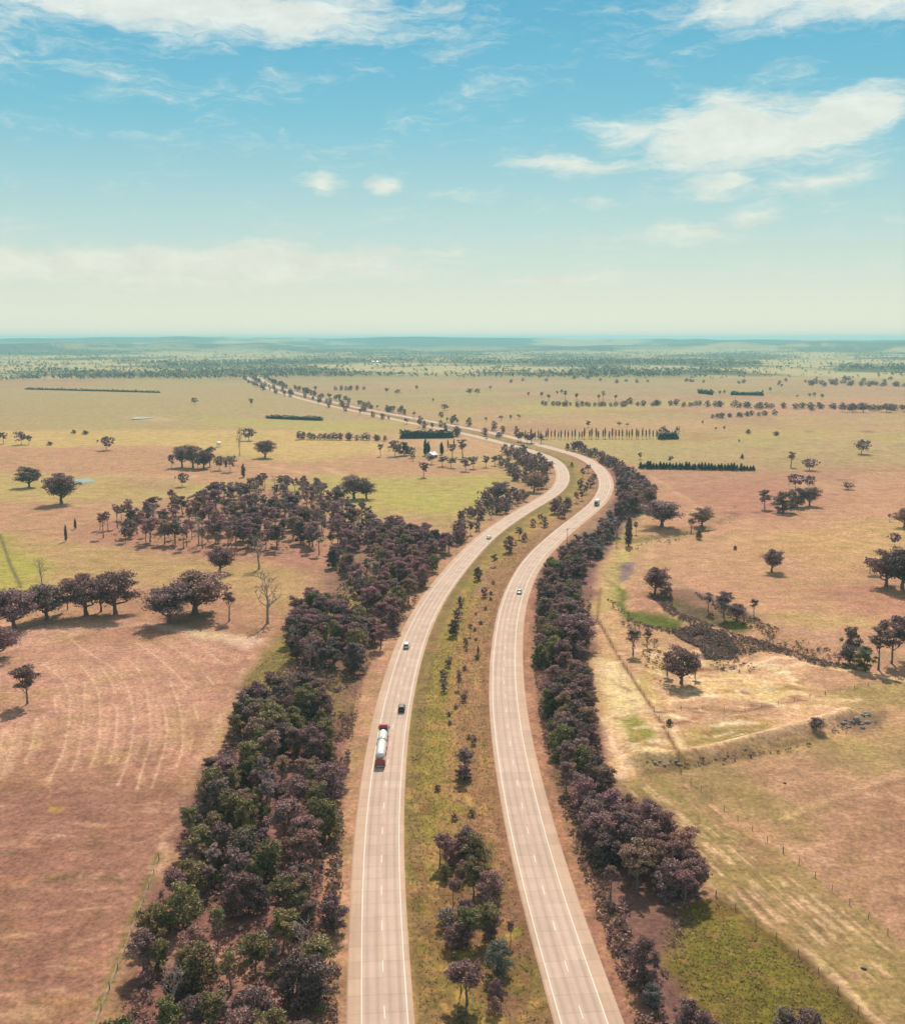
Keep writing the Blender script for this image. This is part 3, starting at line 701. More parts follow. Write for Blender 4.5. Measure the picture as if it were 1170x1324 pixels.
def build_road(c, left_sh, right_sh, far_s):
    L = (len(c) - 1) * 4.0
    a, b = 3.6 + left_sh, -3.6 - right_sh
    rd_ = ribbon('road', c, 0, L, [(a + .45, -0.12), (a, 0.15), (0, 0.19), (b, 0.15), (b - .45, -0.12)], ROADMAT)
    tag(rd_, kind='structure')
    slab_end = far_s
    # nearer bays are real slabs over a dark joint bed
    t_, n_ = normals(c)
    near_s = rowstation(c, 1390)
    slab_end = math.ceil(near_s / 4.5) * 4.5 + 4.5 * int((slab_end - math.ceil(near_s / 4.5) * 4.5) / 4.5)
    bed = ribbon('joint_bed', c, near_s, slab_end - 4, [(a, 0.156), (0, 0.196), (b, 0.156)], JOINT, rd_)
    cols = [(a - 0.01, 3.558), (3.542, 0.008), (-0.008, -3.542), (-3.558, b + 0.01)]
    s = math.ceil(near_s / 4.5) * 4.5
    while s + 4.4 < slab_end:
        for (o1, o0) in cols:
            P = []
            for (ss, oo) in ((s + .006, o0), (s + 4.494, o0), (s + 4.494, o1), (s + .006, o1)):
                p, _ = pt_on(c, ss, oo); crown = 0.19 - 0.04 * min(abs(oo) / abs(a if oo > 0 else b), 1)
                P.append((p.x, p.y, p.z + crown))
            V = [(x, y, z + .002) for x, y, z in P] + [(x, y, z + .022) for x, y, z in P]
            q = [(4, 5, 6, 7), (0, 1, 5, 4), (1, 2, 6, 5), (2, 3, 7, 6), (3, 0, 4, 7)]
            me = mesh_np('concrete_slab', V, q, ROADMAT)
            ul = me.uv_layers.new(name='road')
            uvp = [(s, o0), (s + 4.5, o0), (s + 4.5, o1), (s, o1)]
            for li, l in enumerate(me.loops): ul.data[li].uv = uvp[l.vertex_index % 4]
            new_obj('concrete_slab', me, rd_)
        s += 4.5
    zz = 0.222
    for o in (3.55, -3.55):
        zc = zz - 0.04 * 3.55 / abs(a if o > 0 else b)
        ribbon('edge_line', c, 0, L - 4, [(o + .08, zc), (o - .08, zc)], PAINT, rd_)
    s = 6.0
    while s < 900:
        p0, _ = pt_on(c, s, .075); p1, _ = pt_on(c, s, -.075); p2, _ = pt_on(c, s + 3.2, -.075); p3, _ = pt_on(c, s + 3.2, .075)
        V = [(p.x, p.y, p.z + zz + .004) for p in (p0, p1, p2, p3)]
        new_obj('lane_dash', mesh_np('lane_dash', V, [(0, 1, 2, 3)], PAINT), rd_)
        s += 12.0
    return rd_

def station(c, px):
    p = flat([px])[0]; i = int(((c - p) ** 2).sum(1).argmin()); return i * 4.0
def rowstation(c, ypx):
    q = flat([(CX, ypx)])[0][1]; i = int(np.abs(c[:, 1] - q).argmin()); return i * 4.0

road_left = build_road(CL, 2.1, 0.75, rowstation(CL, 880))
road_right = build_road(CR, 0.8, 2.3, rowstation(CR, 880))

# ------------------------------------------------------------------ tree kit
def tube(pts, rad, k=6):
    """swept tube through pts -> verts, quads"""
    V = []; Q = []
    pts = [np.asarray(p, float) for p in pts]
    for i, p in enumerate(pts):
        d = pts[min(i + 1, len(pts) - 1)] - pts[max(i - 1, 0)]; d = d / (np.linalg.norm(d) + 1e-9)
        a = np.cross(d, (0.3, 0.9, 0.2)); a /= np.linalg.norm(a) + 1e-9; b = np.cross(d, a)
        for j in range(k):
            th = 2 * math.pi * j / k
            V.append(p + rad[i] * (math.cos(th) * a + math.sin(th) * b))
    for i in range(len(pts) - 1):
        for j in range(k):
            Q.append((i * k + j, i * k + (j + 1) % k, (i + 1) * k + (j + 1) % k, (i + 1) * k + j))
    return V, Q
class Acc:
    def __init__(s): s.V = []; s.Q = []
    def add(s, V, Q):
        o = len(s.V); s.V.extend([tuple(v) for v in V]); s.Q.extend([tuple(i + o for i in q) for q in Q])
def leaves(centres, radii, n, size, r, flatz=0.7, updens=0.75):
    """n small leaf sprays spread over clump shells"""
    centres = np.asarray(centres); radii = np.asarray(radii)
    w = radii ** 2; ci = r.choice(len(centres), n, p=w / w.sum())
    d = r.normal(size=(n, 3)); d /= np.linalg.norm(d, axis=1)[:, None]
    d[:, 2] = np.where((d[:, 2] < -0.1) & (r.random(n) < updens), -d[:, 2], d[:, 2])
    rad = radii[ci] * (0.35 + 0.95 * r.random(n) ** 0.9)
    p = centres[ci] + d * rad[:, None] * np.array([1, 1, flatz])
    nrm = d * 0.8 + r.normal(size=(n, 3)) * 0.7 + np.array([0, 0, .35]); nrm /= np.linalg.norm(nrm, axis=1)[:, None]
    t1 = np.cross(nrm, r.normal(size=(n, 3))); t1 /= np.linalg.norm(t1, axis=1)[:, None] + 1e-9
    t2 = np.cross(nrm, t1)
    s = size * (0.6 + 0.8 * r.random(n))[:, None]
    a = p - t1 * s * .9; b = p - t2 * s * .5 - t1 * s * .1; c = p + t1 * s * .9; e = p + t2 * s * .5 + t1 * s * .15
    V = np.stack([a, b, c, e], 1).reshape(-1, 3)
    Q = np.arange(n * 4).reshape(-1, 4)
    return V, Q

TREES = {}
def make_kit(kind, idx, seed):
    """returns dict with trunk mesh, crown mesh, joined single mesh; unit: height 1 model ~10 m scaled later"""
    r = np.random.default_rng(seed)
    acc = Acc(); cen = []; rad = []
    if kind in ('gum', 'slim', 'spread', 'dead'):
        Ht = {'gum': 8.4, 'slim': 10.5, 'spread': 8.0, 'dead': 9.0}[kind]
        Wd = {'gum': 3.3, 'slim': 2.3, 'spread': 5.4, 'dead': 3.2}[kind]
        fork = {'gum': .30, 'slim': .48, 'spread': .20, 'dead': .30}[kind]
        lean = r.normal(0, .35, 2)
        tp = [np.array([lean[0] * f ** 1.5 + r.normal(0, .08), lean[1] * f ** 1.5 + r.normal(0, .08), Ht * .82 * f]) for f in (0, .15, .35, .6, .85, 1)]
        tp[0][:2] = 0
        tr = [.30, .22, .19, .13, .08, .04]
        if kind == 'spread': tr = [t * 1.8 for t in tr]
        acc.add(*tube(tp, tr, 7))
        nl = {'gum': 10, 'slim': 9, 'spread': 16, 'dead': 13}[kind]
        for i in range(nl):
            f = fork + (.95 - fork) * (i + r.random()) / nl
            z0 = Ht * .82 * f
            b = np.array([np.interp(z0, [p[2] for p in tp], [p[0] for p in tp]), np.interp(z0, [p[2] for p in tp], [p[1] for p in tp]), z0])
            th = i * 2.4 + r.normal(0, .4)
            prof = math.sin(math.pi * min(.98, .22 + .66 * (f - fork) / (1 - fork))) if kind != 'dead' else 1 - .5 * f
            out = Wd * (.45 + .5 * r.random()) * max(prof, .35)
            rise = Ht * (.16 + .14 * r.random()) * (1.15 if kind != 'spread' else .9)
            e = b + np.array([math.cos(th) * out, math.sin(th) * out, rise]); e[2] = min(e[2], Ht)
            mid = b + (e - b) * .5 + np.array([0, 0, -.12 * out]) + r.normal(0, .15, 3)
            r0 = np.interp(z0, [p[2] for p in tp], tr) * .65
            acc.add(*tube([b, mid, e], [r0, r0 * .6, .03], 5))
            cen.append(e); rad.append(Wd * (.17 + .17 * r.random()))
            if kind == 'dead':
                for _ in range(4):
                    s_ = mid + (e - mid) * r.random(); q_ = s_ + np.array([r.normal(0, .8), r.normal(0, .8), .5 + .9 * r.random()])
                    acc.add(*tube([s_, (s_ + q_) / 2 + r.normal(0, .1, 3), q_], [.06, .045, .02], 4))
            else:
                for _ in range(3):
                    th2 = th + r.normal(0, .8); o2 = out * (.4 + .5 * r.random())
                    e2 = b + np.array([math.cos(th2) * o2, math.sin(th2) * o2, rise * (.5 + .9 * r.random())]); e2[2] = min(e2[2], Ht)
                    acc.add(*tube([mid, e2], [r0 * .4, .025], 4))
                    cen.append(e2); rad.append(Wd * (.12 + .17 * r.random()))
        cen.append(tp[-1] + np.array([0, 0, .6])); rad.append(Wd * .26)
        n, ls = {'gum': (5200, .21), 'slim': (3400, .19), 'spread': (7600, .24), 'dead': (60, .18)}[kind]
        fz = .62
    elif kind in ('dense', 'shrub'):
        Ht = 7.2 if kind == 'dense' else 2.6; Wd = 3.0 if kind == 'dense' else 1.7
        nst = 3 if kind == 'shrub' else 2
        for k in range(nst):
            th = r.uniform(0, 6.28); sp = Wd * .3
            acc.add(*tube([(0, 0, 0), (math.cos(th) * sp * .4, math.sin(th) * sp * .4, Ht * .35), (math.cos(th) * sp, math.sin(th) * sp, Ht * .8)], [.16 * Ht / 7, .11 * Ht / 7, .03], 5))
        for k in range(34):
            f = (k + .5) / 34; z = Ht * (.09 + .85 * f)
            prof = math.sqrt(max(0.05, 1 - ((f - .38) / .68) ** 2)); th = k * 2.4 + r.normal(0, .5); o = Wd * prof * (.2 + .68 * r.random())
            cen.append((math.cos(th) * o, math.sin(th) * o, z)); rad.append(Wd * (.15 + .20 * r.random()) * (.6 + .4 * prof))
        n, ls = (5200, .19) if kind == 'dense' else (1100, .15)
        fz = .85
    elif kind in ('cypress', 'poplar', 'conifer'):
        Ht = {'cypress': 8, 'poplar': 10, 'conifer': 7}[kind]; Wd = {'cypress': 1.0, 'poplar': 1.0, 'conifer': 2.0}[kind]
        acc.add(*tube([(0, 0, 0), (0.05, 0, Ht * .5), (0, 0.05, Ht * .96)], [.2, .12, .03], 6))
        for k in range(22):
            f = (k + .5) / 22; z = Ht * ((.16 if kind == 'poplar' else .06) + (.92 - (.16 if kind == 'poplar' else .06)) * f)
            prof = {'cypress': math.sin(math.pi * (0.25 + .72 * f)) ** .7, 'poplar': math.sin(math.pi * (.12 + .83 * f)) ** .6, 'conifer': (1 - f) ** .8 + .12}[kind]
            th = k * 2.4; o = Wd * prof * .45 * r.random()
            cen.append((math.cos(th) * o, math.sin(th) * o, z)); rad.append(Wd * max(prof, .15) * .75)
        n, ls = 1200, .28
        fz = 1.1
    V, Q = leaves(cen, rad, n, ls, r, fz)
    wood = DEADWOOD if kind == 'dead' else BARK
    tm = mesh_np('trunk', np.array(acc.V), np.array(acc.Q), wood, True)
    cm = mesh_np('crown', V, Q, LEAF)
    # small version, trunk and crown in one mesh
    n2 = max(60, n // 4) if kind != 'dead' else 20
    V2, Q2 = leaves(cen, rad, n2, ls * 2.3, r, fz)
    nv = len(acc.V)
    jm = mesh_np('small_' + kind, np.r_[np.array(acc.V), V2], np.r_[np.array(acc.Q), Q2 + nv], [wood, LEAF], False, [0] * len(acc.Q) + [1] * len(Q2))
    # lowest detail for the merged far mass
    V3, Q3 = leaves(cen, [x * 1.0 for x in rad], 260, ls * 3.3, r, fz)
    V4, Q4 = leaves(cen, rad, 14, ls * 6.5, r, fz)
    Vt, Qt = tube([(0, 0, 0), (0, 0, Ht * .55)], [.22, .14], 3); Q3 = np.r_[Q3, np.array(Qt) + len(V3)]; V3 = np.r_[V3, np.array(Vt)]
    Wt = max(np.abs(np.array(V)[:, 0]).max(), np.abs(np.array(V)[:, 1]).max())
    return dict(trunk=tm, crown=cm, joined=jm, far=(V3, Q3), plain=(V4, Q4), H=max(np.array(V)[:, 2].max(), .1), W=Wt)
def kit(kind, i):
    key = (kind, i)
    if key not in TREES: TREES[key] = make_kit(kind, i, hash((len(kind), ord(kind[0]), ord(kind[1]), i)) & 0xffff)
    return TREES[key]
NV = {'gum': 5, 'slim': 4, 'spread': 4, 'dense': 5, 'shrub': 4, 'dead': 4, 'cypress': 2, 'poplar': 2, 'conifer': 2}
NAMES = {'gum': 'gum_tree', 'slim': 'slender_tree', 'spread': 'gum_tree', 'dense': 'bushy_tree', 'shrub': 'shrub', 'dead': 'dead_tree',
         'cypress': 'cypress_tree', 'poplar': 'poplar_tree', 'conifer': 'conifer_tree'}
CATS = {'gum_tree': 'gum tree', 'slender_tree': 'slender tree', 'bushy_tree': 'bushy tree', 'shrub': 'shrub', 'dead_tree': 'dead tree', 'cypress_tree': 'cypress', 'poplar_tree': 'poplar', 'conifer_tree': 'conifer'}
# leaf colours
TONE = {'purple': (.235, .130, .136), 'mauve': (.290, .142, .165), 'brown': (.265, .150, .122), 'olive': (.190, .150, .072), 'green': (.140, .132, .052), 'grey': (.270, .180, .185),
        'dark': (.145, .090, .090), 'blue': (.150, .136, .128), 'bluegreen': (.048, .062, .062), 'lime': (.22, .19, .07)}
WORD = {'purple': 'purple-brown', 'mauve': 'mauve-brown', 'brown': 'russet-brown', 'olive': 'olive-topped', 'green': 'green-topped', 'grey': 'greyish', 'dark': 'dark', 'blue': 'blue-grey', 'bluegreen': 'dark blue-green', 'lime': 'yellow-green'}
PLANTS = []     # dict(kind, pos, h, w, tone, label, group)
def plant(kind, pos, h, tone, label, group=None, wx=1.0):
    PLANTS.append(dict(kind=kind, pos=np.asarray(pos, float), h=h, tone=tone, label=label, group=group, wx=wx))
KW = {'gum': 'round-crowned gum tree', 'slim': 'slender open gum tree', 'spread': 'broad spreading gum tree', 'dense': 'dense bushy tree', 'shrub': 'low shrub', 'dead': 'leafless dead tree',
      'cypress': 'columnar cypress', 'poplar': 'slim poplar', 'conifer': 'conical conifer'}

def thicket(px_poly, n, mix, hr, zone, where, mind=3.4, seed=1, keep=None):
    """scatter individuals in a plan polygon; where(px,py) gives the words that locate each one"""
    r = np.random.default_rng(seed)
    pl = flat(px_poly); lo, hi = pl.min(0), pl.max(0)
    pts = []
    tries = 0
    while len(pts) < n and tries < 60:
        Q = r.uniform(lo, hi, (600, 2)); Q = Q[inside(Q, pl)]; tries += 1
        for q in Q:
            if len(pts) >= n: break
            if all((q[0] - p[0]) ** 2 + (q[1] - p[1]) ** 2 > mind ** 2 for p in pts): pts.append(q)
    if not pts: return
    pts = np.array(pts); d = road_dist(pts)
    # keep clear of both pavements
    ok = np.ones(len(pts), bool)
    for c in (CL, CR): ok &= (seg_dist(pts, c[::3]) > 8.3)
    pts = pts[ok]; z = height(pts)
    kinds = [m[0] for m in mix]; w = np.array([m[2] for m in mix], float); w /= w.sum()
    for q, zz in zip(pts, z):
        k = r.choice(len(mix), p=w); kind, tones, _ = mix[k]
        tone = tones[r.integers(len(tones))]
        h = r.uniform(*hr) * (1 if kind not in ('shrub',) else .38)
        py, px_ = proj(q, zz)
        plant(kind, (q[0], q[1], zz - .05), h, tone, '%s %s, %s' % (WORD[tone], KW[kind], where(px_, py)), zone)
def proj(q, z):
    c, s = math.cos(TH), math.sin(TH)
    dz = z - CAM_H; depth = q[1] * c - dz * s; up = q[1] * s + dz * c
    return CY - F * up / depth, CX + F * q[0] / depth

def depth_word(py):
    for lim, wd in ((1255, 'at photo bottom'), (1170, 'far below the tanker'), (1080, 'below the tanker'), (1000, 'just below the tanker'),
                    (930, 'beside the tanker'), (870, 'beside the dark car'), (810, 'beside the white wagon'), (745, 'beside the green car'), (690, 'near far white car'), (640, 'before the far bend')):
        if py > lim: return wd
    return 'at the far bend'
def side_word(px, lo, hi, a, b, c_):
    f = (px - lo) / max(hi - lo, 1)
    return a if f < .34 else (b if f < .67 else c_)

# left thicket beside the mown field
def w1(px, py):
    lo = np.interp(py, [880, 1000, 1100, 1324], [330, 268, 235, 165]); hi = np.interp(py, [880, 1000, 1324], [462, 446, 432])
    return side_word(px, lo, hi, 'field edge of left thicket', 'deep in left thicket', 'highway edge of left thicket') + ', ' + depth_word(py)
thicket([(312, 925), (280, 1000), (248, 1075), (222, 1150), (192, 1230), (168, 1310), (140, 1430), (428, 1430), (430, 1300), (428, 1200), (432, 1110), (436, 1040), (430, 985), (436, 930), (405, 900), (375, 890), (345, 900)], 175,
        [('gum', ['purple', 'brown', 'olive', 'dark'], 3), ('dense', ['olive', 'dark', 'dark', 'purple', 'olive', 'green'], 4), ('slim', ['purple', 'olive', 'grey'], 2), ('dead', ['grey'], .6), ('shrub', ['olive', 'purple', 'blue', 'lime'], 1.3)],
        (4.6, 10.0), 'trees of the thicket between mown field and highway', w1, 2.4, 11)
# mid-left forest
def w2(px, py): return side_word(px, 390, 560, 'paddock side of left forest', 'middle of left forest', 'road side of left forest') + ', ' + depth_word(py)
thicket([(428, 735), (446, 700), (480, 690), (520, 688), (560, 700), (585, 712), (566, 738), (545, 766), (520, 800), (505, 830), (484, 850), (476, 800), (450, 760)], 135,
        [('gum', ['mauve', 'mauve', 'brown'], 5), ('dense', ['mauve', 'dark', 'olive'], 3), ('slim', ['mauve', 'grey'], 2)], (7, 11), 'trees of the forest left of the highway', w2, 3.2, 12)
thicket([(380, 830), (384, 800), (400, 782), (425, 785), (445, 800), (470, 810), (490, 835), (470, 870), (440, 880), (410, 865), (386, 880)], 60,
        [('gum', ['mauve', 'dark'], 4), ('dense', ['mauve', 'dark', 'green', 'olive'], 3), ('dead', ['grey'], .6), ('shrub', ['olive', 'mauve'], 1.5)], (6.5, 11), 'trees of the forest left of the highway', w2, 3.0, 13)
thicket([(430, 770), (452, 752), (500, 745), (530, 768), (505, 806), (475, 815), (452, 790)], 26,
        [('dense', ['olive', 'green', 'olive'], 2), ('shrub', ['olive', 'green'], 3)], (4, 6), 'trees of the forest left of the highway', w2, 3.0, 14)
# open woodland
def w3(px, py):
    return side_word(px, 115, 425, 'left end of open woodland', 'middle of open woodland', 'highway end of open woodland') + (', front rows' if py > 700 else (', middle rows' if py > 668 else ', back rows'))
thicket([(112, 694), (150, 672), (210, 662), (270, 650), (335, 630), (400, 636), (470, 668), (480, 690), (440, 712), (400, 728), (340, 712), (290, 722), (240, 722), (200, 706), (150, 706)], 190,
        [('slim', ['mauve', 'grey', 'mauve'], 5), ('gum', ['mauve', 'dark', 'brown'], 4), ('dense', ['dark', 'mauve'], 1.2), ('dead', ['grey'], .8)], (9, 14), 'trees of the open woodland', w3, 3.8, 15)
# roadside trees up to the far bend, left of the left carriageway
def w4(px, py): return 'in belt left of highway, ' + depth_word(py)
thicket([(578, 702), (598, 672), (630, 652), (650, 640), (690, 645), (672, 656), (640, 672), (612, 692), (594, 708)], 52,
        [('gum', ['mauve', 'dark'], 3), ('dense', ['mauve', 'dark', 'olive'], 4)], (5, 8), 'trees in the belt left of the highway', w4, 3.0, 16)
thicket([(640, 596), (655, 584), (690, 590), (712, 604), (715, 620), (706, 632), (690, 634), (664, 622)], 75,
        [('gum', ['mauve', 'dark'], 3), ('dense', ['mauve', 'dark', 'brown'], 4)], (6, 10), 'trees in the belt left of the highway', w4, 3.4, 17)
# right-hand strip
def w5(px, py):
    lo = np.interp(py, [730, 850, 1000, 1200], [706, 694, 716, 778]); hi = np.interp(py, [730, 850, 1000, 1100, 1200], [760, 756, 790, 880, 880])
    return side_word(px, lo, hi, 'shoulder side of right-hand strip', 'middle of right-hand strip', 'creek side of right-hand strip') + ', ' + depth_word(py)
thicket([(704, 740), (695, 800), (694, 850), (700, 900), (712, 960), (730, 1020), (750, 1080), (768, 1130), (785, 1180), (800, 1150), (790, 1090), (790, 1040), (772, 985), (764, 930), (756, 880), (752, 830), (748, 790), (756, 745), (740, 720)], 150,
        [('gum', ['purple', 'purple', 'brown'], 3), ('dense', ['purple', 'dark', 'dark', 'green', 'olive'], 5), ('slim', ['purple', 'grey'], 1), ('shrub', ['olive', 'green'], .8)], (6, 9.5), 'trees of the strip right of the highway', w5, 2.6, 18)
thicket([(800, 1070), (830, 1080), (862, 1100), (892, 1130), (905, 1158), (880, 1172), (850, 1160), (820, 1150), (800, 1120)], 26,
        [('gum', ['purple', 'purple', 'brown'], 4), ('dense', ['purple', 'dark'], 2)], (6.5, 9.5), 'trees of the strip right of the highway', w5, 3.6, 19)
thicket([(742, 712), (765, 695), (790, 672), (800, 690), (785, 705), (765, 730), (750, 735)], 30,
        [('gum', ['purple', 'brown'], 3), ('dense', ['purple', 'dark', 'blue'], 4)], (6, 9), 'trees of the strip right of the highway', w5, 3.6, 20)
def w6(px, py): return 'in belt outside far bend, ' + ('beside the white truck' if py > 640 else ('at its tightest part' if py > 612 else 'behind it'))
thicket([(806, 632), (830, 628), (846, 645), (840, 664), (815, 668), (800, 672), (798, 650)], 44,
        [('gum', ['mauve', 'dark'], 3), ('dense', ['mauve', 'dark', 'brown'], 4)], (9, 13), 'trees outside the far bend', w6, 3.8, 21)
thicket([(720, 582), (745, 580), (790, 600), (822, 618), (836, 634), (810, 634), (796, 612), (770, 594)], 64,
        [('gum', ['mauve', 'dark'], 3), ('dense', ['mauve', 'dark', 'brown'], 4)], (6, 10), 'trees outside the far bend', w6, 3.8, 22)
# belts up the long straight towards the crest
def w7(px, py): return 'lining the far straight'
r7 = np.random.default_rng(23)
for c, sgn, n in ((CL, 1, 44), (CR, -1, 90), (CL, -1, 34)):
    t_, n_ = normals(c)
    for _ in range(n):
        i = int(np.interp(r7.random(), [0, 1], [rowstation(c, 566) / 4, len(c) - 30]))
        off = sgn * r7.uniform(9.5, 20) if (c is CR or sgn > 0) else -r7.uniform(8.5, 11)
        q = c[i] + n_[i] * off
        if min(seg_dist(q[None], CL[::3])[0], seg_dist(q[None], CR[::3])[0]) < 8: continue
        tone = ['purple', 'dark', 'bluegreen'][r7.integers(3)]
        z = float(height(q[None])[0])
        kind = 'dense' if off < 9 and c is CL else ['gum', 'dense'][r7.integers(2)]
        plant(kind, (q[0], q[1], z - .1), r7.uniform(6, 12), tone, '%s %s %s' % (WORD[tone], KW[kind], w7(0, 0)), 'trees along the far straight')

